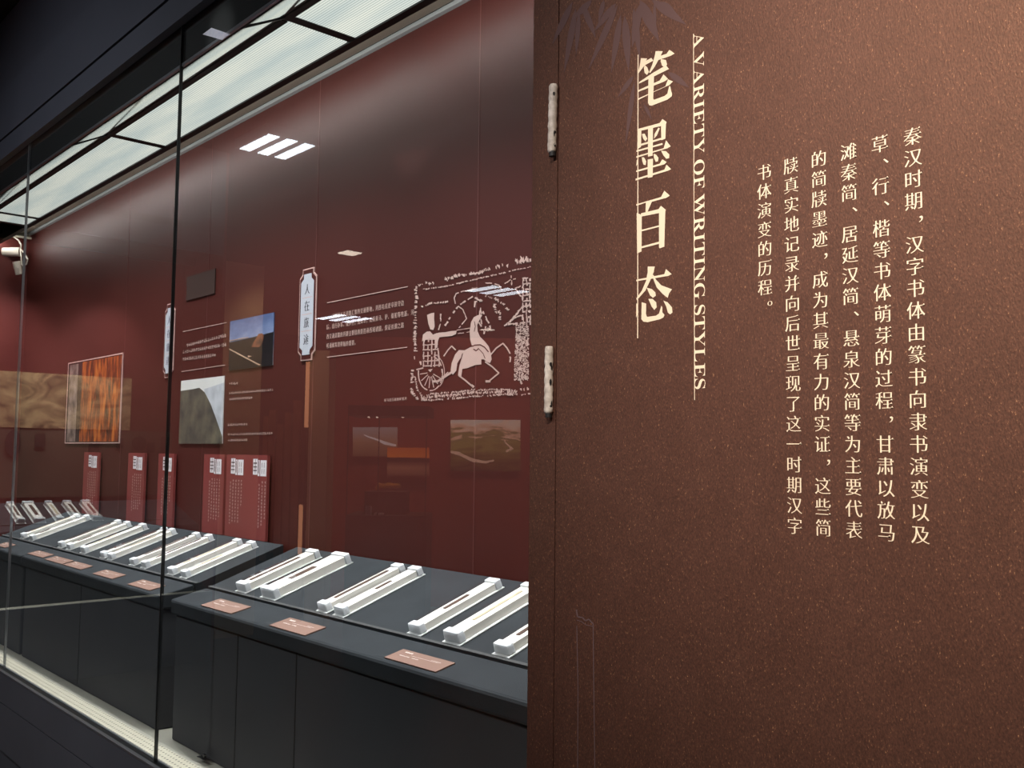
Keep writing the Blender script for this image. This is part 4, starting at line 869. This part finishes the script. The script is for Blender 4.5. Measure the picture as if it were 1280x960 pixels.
hall_picture(563.2, 524.8, 650.6, 589.3, hp, 'landscape slide of a river bend in a green plain, mirrored right of the show cabinet', D - 0.06, [('river', [[(0.0, 0.6), (0.12, 0.62), (0.2, 0.68), (0.35, 0.76), (0.5, 0.80), (0.62, 0.77), (0.62, 0.80), (0.5, 0.85), (0.3, 0.81), (0.14, 0.70), (0.0, 0.64)], [(0.76, 0.36), (0.8, 0.44), (0.88, 0.53), (0.9, 0.57), (0.8, 0.63), (0.78, 0.6), (0.85, 0.55), (0.78, 0.46)]], em_mat('river_glow', (206, 168, 144), 2.3))])
mp_ = ramp_mat('misty_slide', 'n', 3.0, [(0.0, (96, 66, 48)), (0.5, (140, 104, 80)), (1.0, (150, 140, 140))], axis=2, mixnoise=0.3, emit=1.7)
hall_picture(441, 534, 496.3, 570.5, mp_, 'misty brown slide with a pale winding road, mirrored behind the show cabinet', D - 0.06, [('road', [[(0.25, 0.25), (0.6, 0.42), (0.98, 0.60), (0.98, 0.66), (0.72, 0.60), (0.55, 0.46), (0.3, 0.32)]], em_mat('road_glow', (200, 190, 190), 2.0))])
sp_ = ramp_mat('sunset_slide', 'n', 3.0, [(0.0, (96, 58, 44)), (0.3, (140, 92, 70)), (0.52, (40, 18, 14)), (0.62, (40, 18, 14)), (0.66, (214, 110, 30)), (1.0, (190, 92, 34))], axis=2, mixnoise=0.08, emit=1.5, stretch=(1, 1, 3))
hall_picture(484, 559.5, 536.3, 595, sp_, 'sunset slide over dark water, mirrored overlapping the misty slide', D - 0.12)
# show cabinet
SD = 7.0
sc_ = empty('show_cabinet', Vector((facing(488, 700, SD).x, facing(488, 700, SD).y, 0)), 'glass show cabinet with a gilded figure, mirrored in the pane', 'cabinet')
def fbox(mb, x0, y0, x1, y1, d0, d1, floor=False):
    z1 = facing(x0, y0, d0).z; z0 = 0.0 if floor else facing(x0, y1, d0).z
    q = [facing(x0, 600, d0), facing(x1, 600, d0)]; e = V * (d1 - d0)
    mb.prism([Vector((q[0].x, q[0].y, z0)), Vector((q[1].x, q[1].y, z0)), Vector((q[1].x, q[1].y, z1)), Vector((q[0].x, q[0].y, z1))], e)
mb = MB(); fbox(mb, 433, 506, 534, 519, SD, SD + 0.5); mb.build('canopy', M['walnut'], sc_)
mb = MB(); fbox(mb, 433, 644, 534, 646, SD, SD + 0.5, True); mb.build('plinth', M['walnut'], sc_)
mb = MB(); fbox(mb, 456, 614.5, 508, 643.5, SD + 0.15, SD + 0.4); mb.build('inner_block', M['walnut'], sc_)
mb = MB()
for x in (433.2, 472, 531.5): fbox(mb, x, 519, x + 1.0, 644, SD, SD + 0.012)
mb.build('glass_edge', M['framek'], sc_)
mb = MB(); fbox(mb, 457.5, 632, 465, 643.5, SD + 0.05, SD + 0.06); fbox(mb, 468, 641, 480, 643.5, SD + 0.05, SD + 0.1); mb.build('label_stand', M['signw'], sc_)
for x in (459, 469.5, 502):
    mb = MB(); fbox(mb, x - 1.2, 519.5, x + 1.2, 522, SD + 0.2, SD + 0.22); mb.build('spotlight', M['lampdim'], sc_)
fg = [facing(x, y, SD + 0.27) for x, y in ((470, 611), (474, 606.5), (480, 608), (486, 606.5), (492, 607.5), (498, 607), (500, 610))]
tag(MB().tube(fg, [0.014, 0.022, 0.018, 0.024, 0.02, 0.02, 0.01], 10).build('gilded_figure', M['gold'], smooth=True), 'low gilded animal figure on the block inside the show cabinet', 'figure')
q = facing(485, 540, SD + 0.2); spot('cabinet_light', tuple(q), tuple(facing(485, 640, SD + 0.25)), 25, (1.0, 0.75, 0.5), 80, 0.8, 0.02)
# brown slatted screen; emissive strips imitate warm light on the pillar's edge
ss = empty('slatted_screen', Vector((facing(352, 700, 8.0).x, facing(352, 700, 8.0).y, 0)), 'brown screen of upright wooden slats, mirrored right of the double text board', 'screen')
for x0, x1, y0, y1 in ((327, 333, 520, 700), (334, 342, 512, 690), (344, 352, 530, 705), (354, 362, 515, 690), (364, 373, 500, 700)):
    mb = MB(); fbox(mb, x0, y0, x1, y1, 8.0, 8.06); mb.build('slat', M['wood'], ss)
mb = MB(); fbox(mb, 322, 440, 380, 442, 8.3, 8.4, True); mb.build('backing', M['walnut'], ss)
sw = mat('lit_edge_glow', (255, 190, 140), emit=(255, 176, 128), es=1.6)
for y0, y1, x0 in ((451, 534, 378.5), (631, 692, 374.5)):
    mb = MB(); fbox(mb, x0, y0, x0 + 4.5, y1, 7.9, 7.92); mb.build('edge_glow', sw, ss)
struct(MB().prism([Vector((facing(384, 600, 7.95).x, facing(384, 600, 7.95).y, 0)), Vector((facing(408, 600, 7.95).x, facing(408, 600, 7.95).y, 0)), Vector((facing(408, 600, 7.95).x, facing(408, 600, 7.95).y, 2.3)), Vector((facing(384, 600, 7.95).x, facing(384, 600, 7.95).y, 2.3))], V * 0.3).build('pillar_hall', M['beige']))
q = facing(350, 450, 7.2); spot('screen_light', (q.x, q.y, 3.4), tuple(facing(360, 600, 8.0)), 120, (1.0, 0.72, 0.5), 60, 0.8, 0.05)

bpy.data.objects.remove(TXTO); bpy.data.curves.remove(TXT)
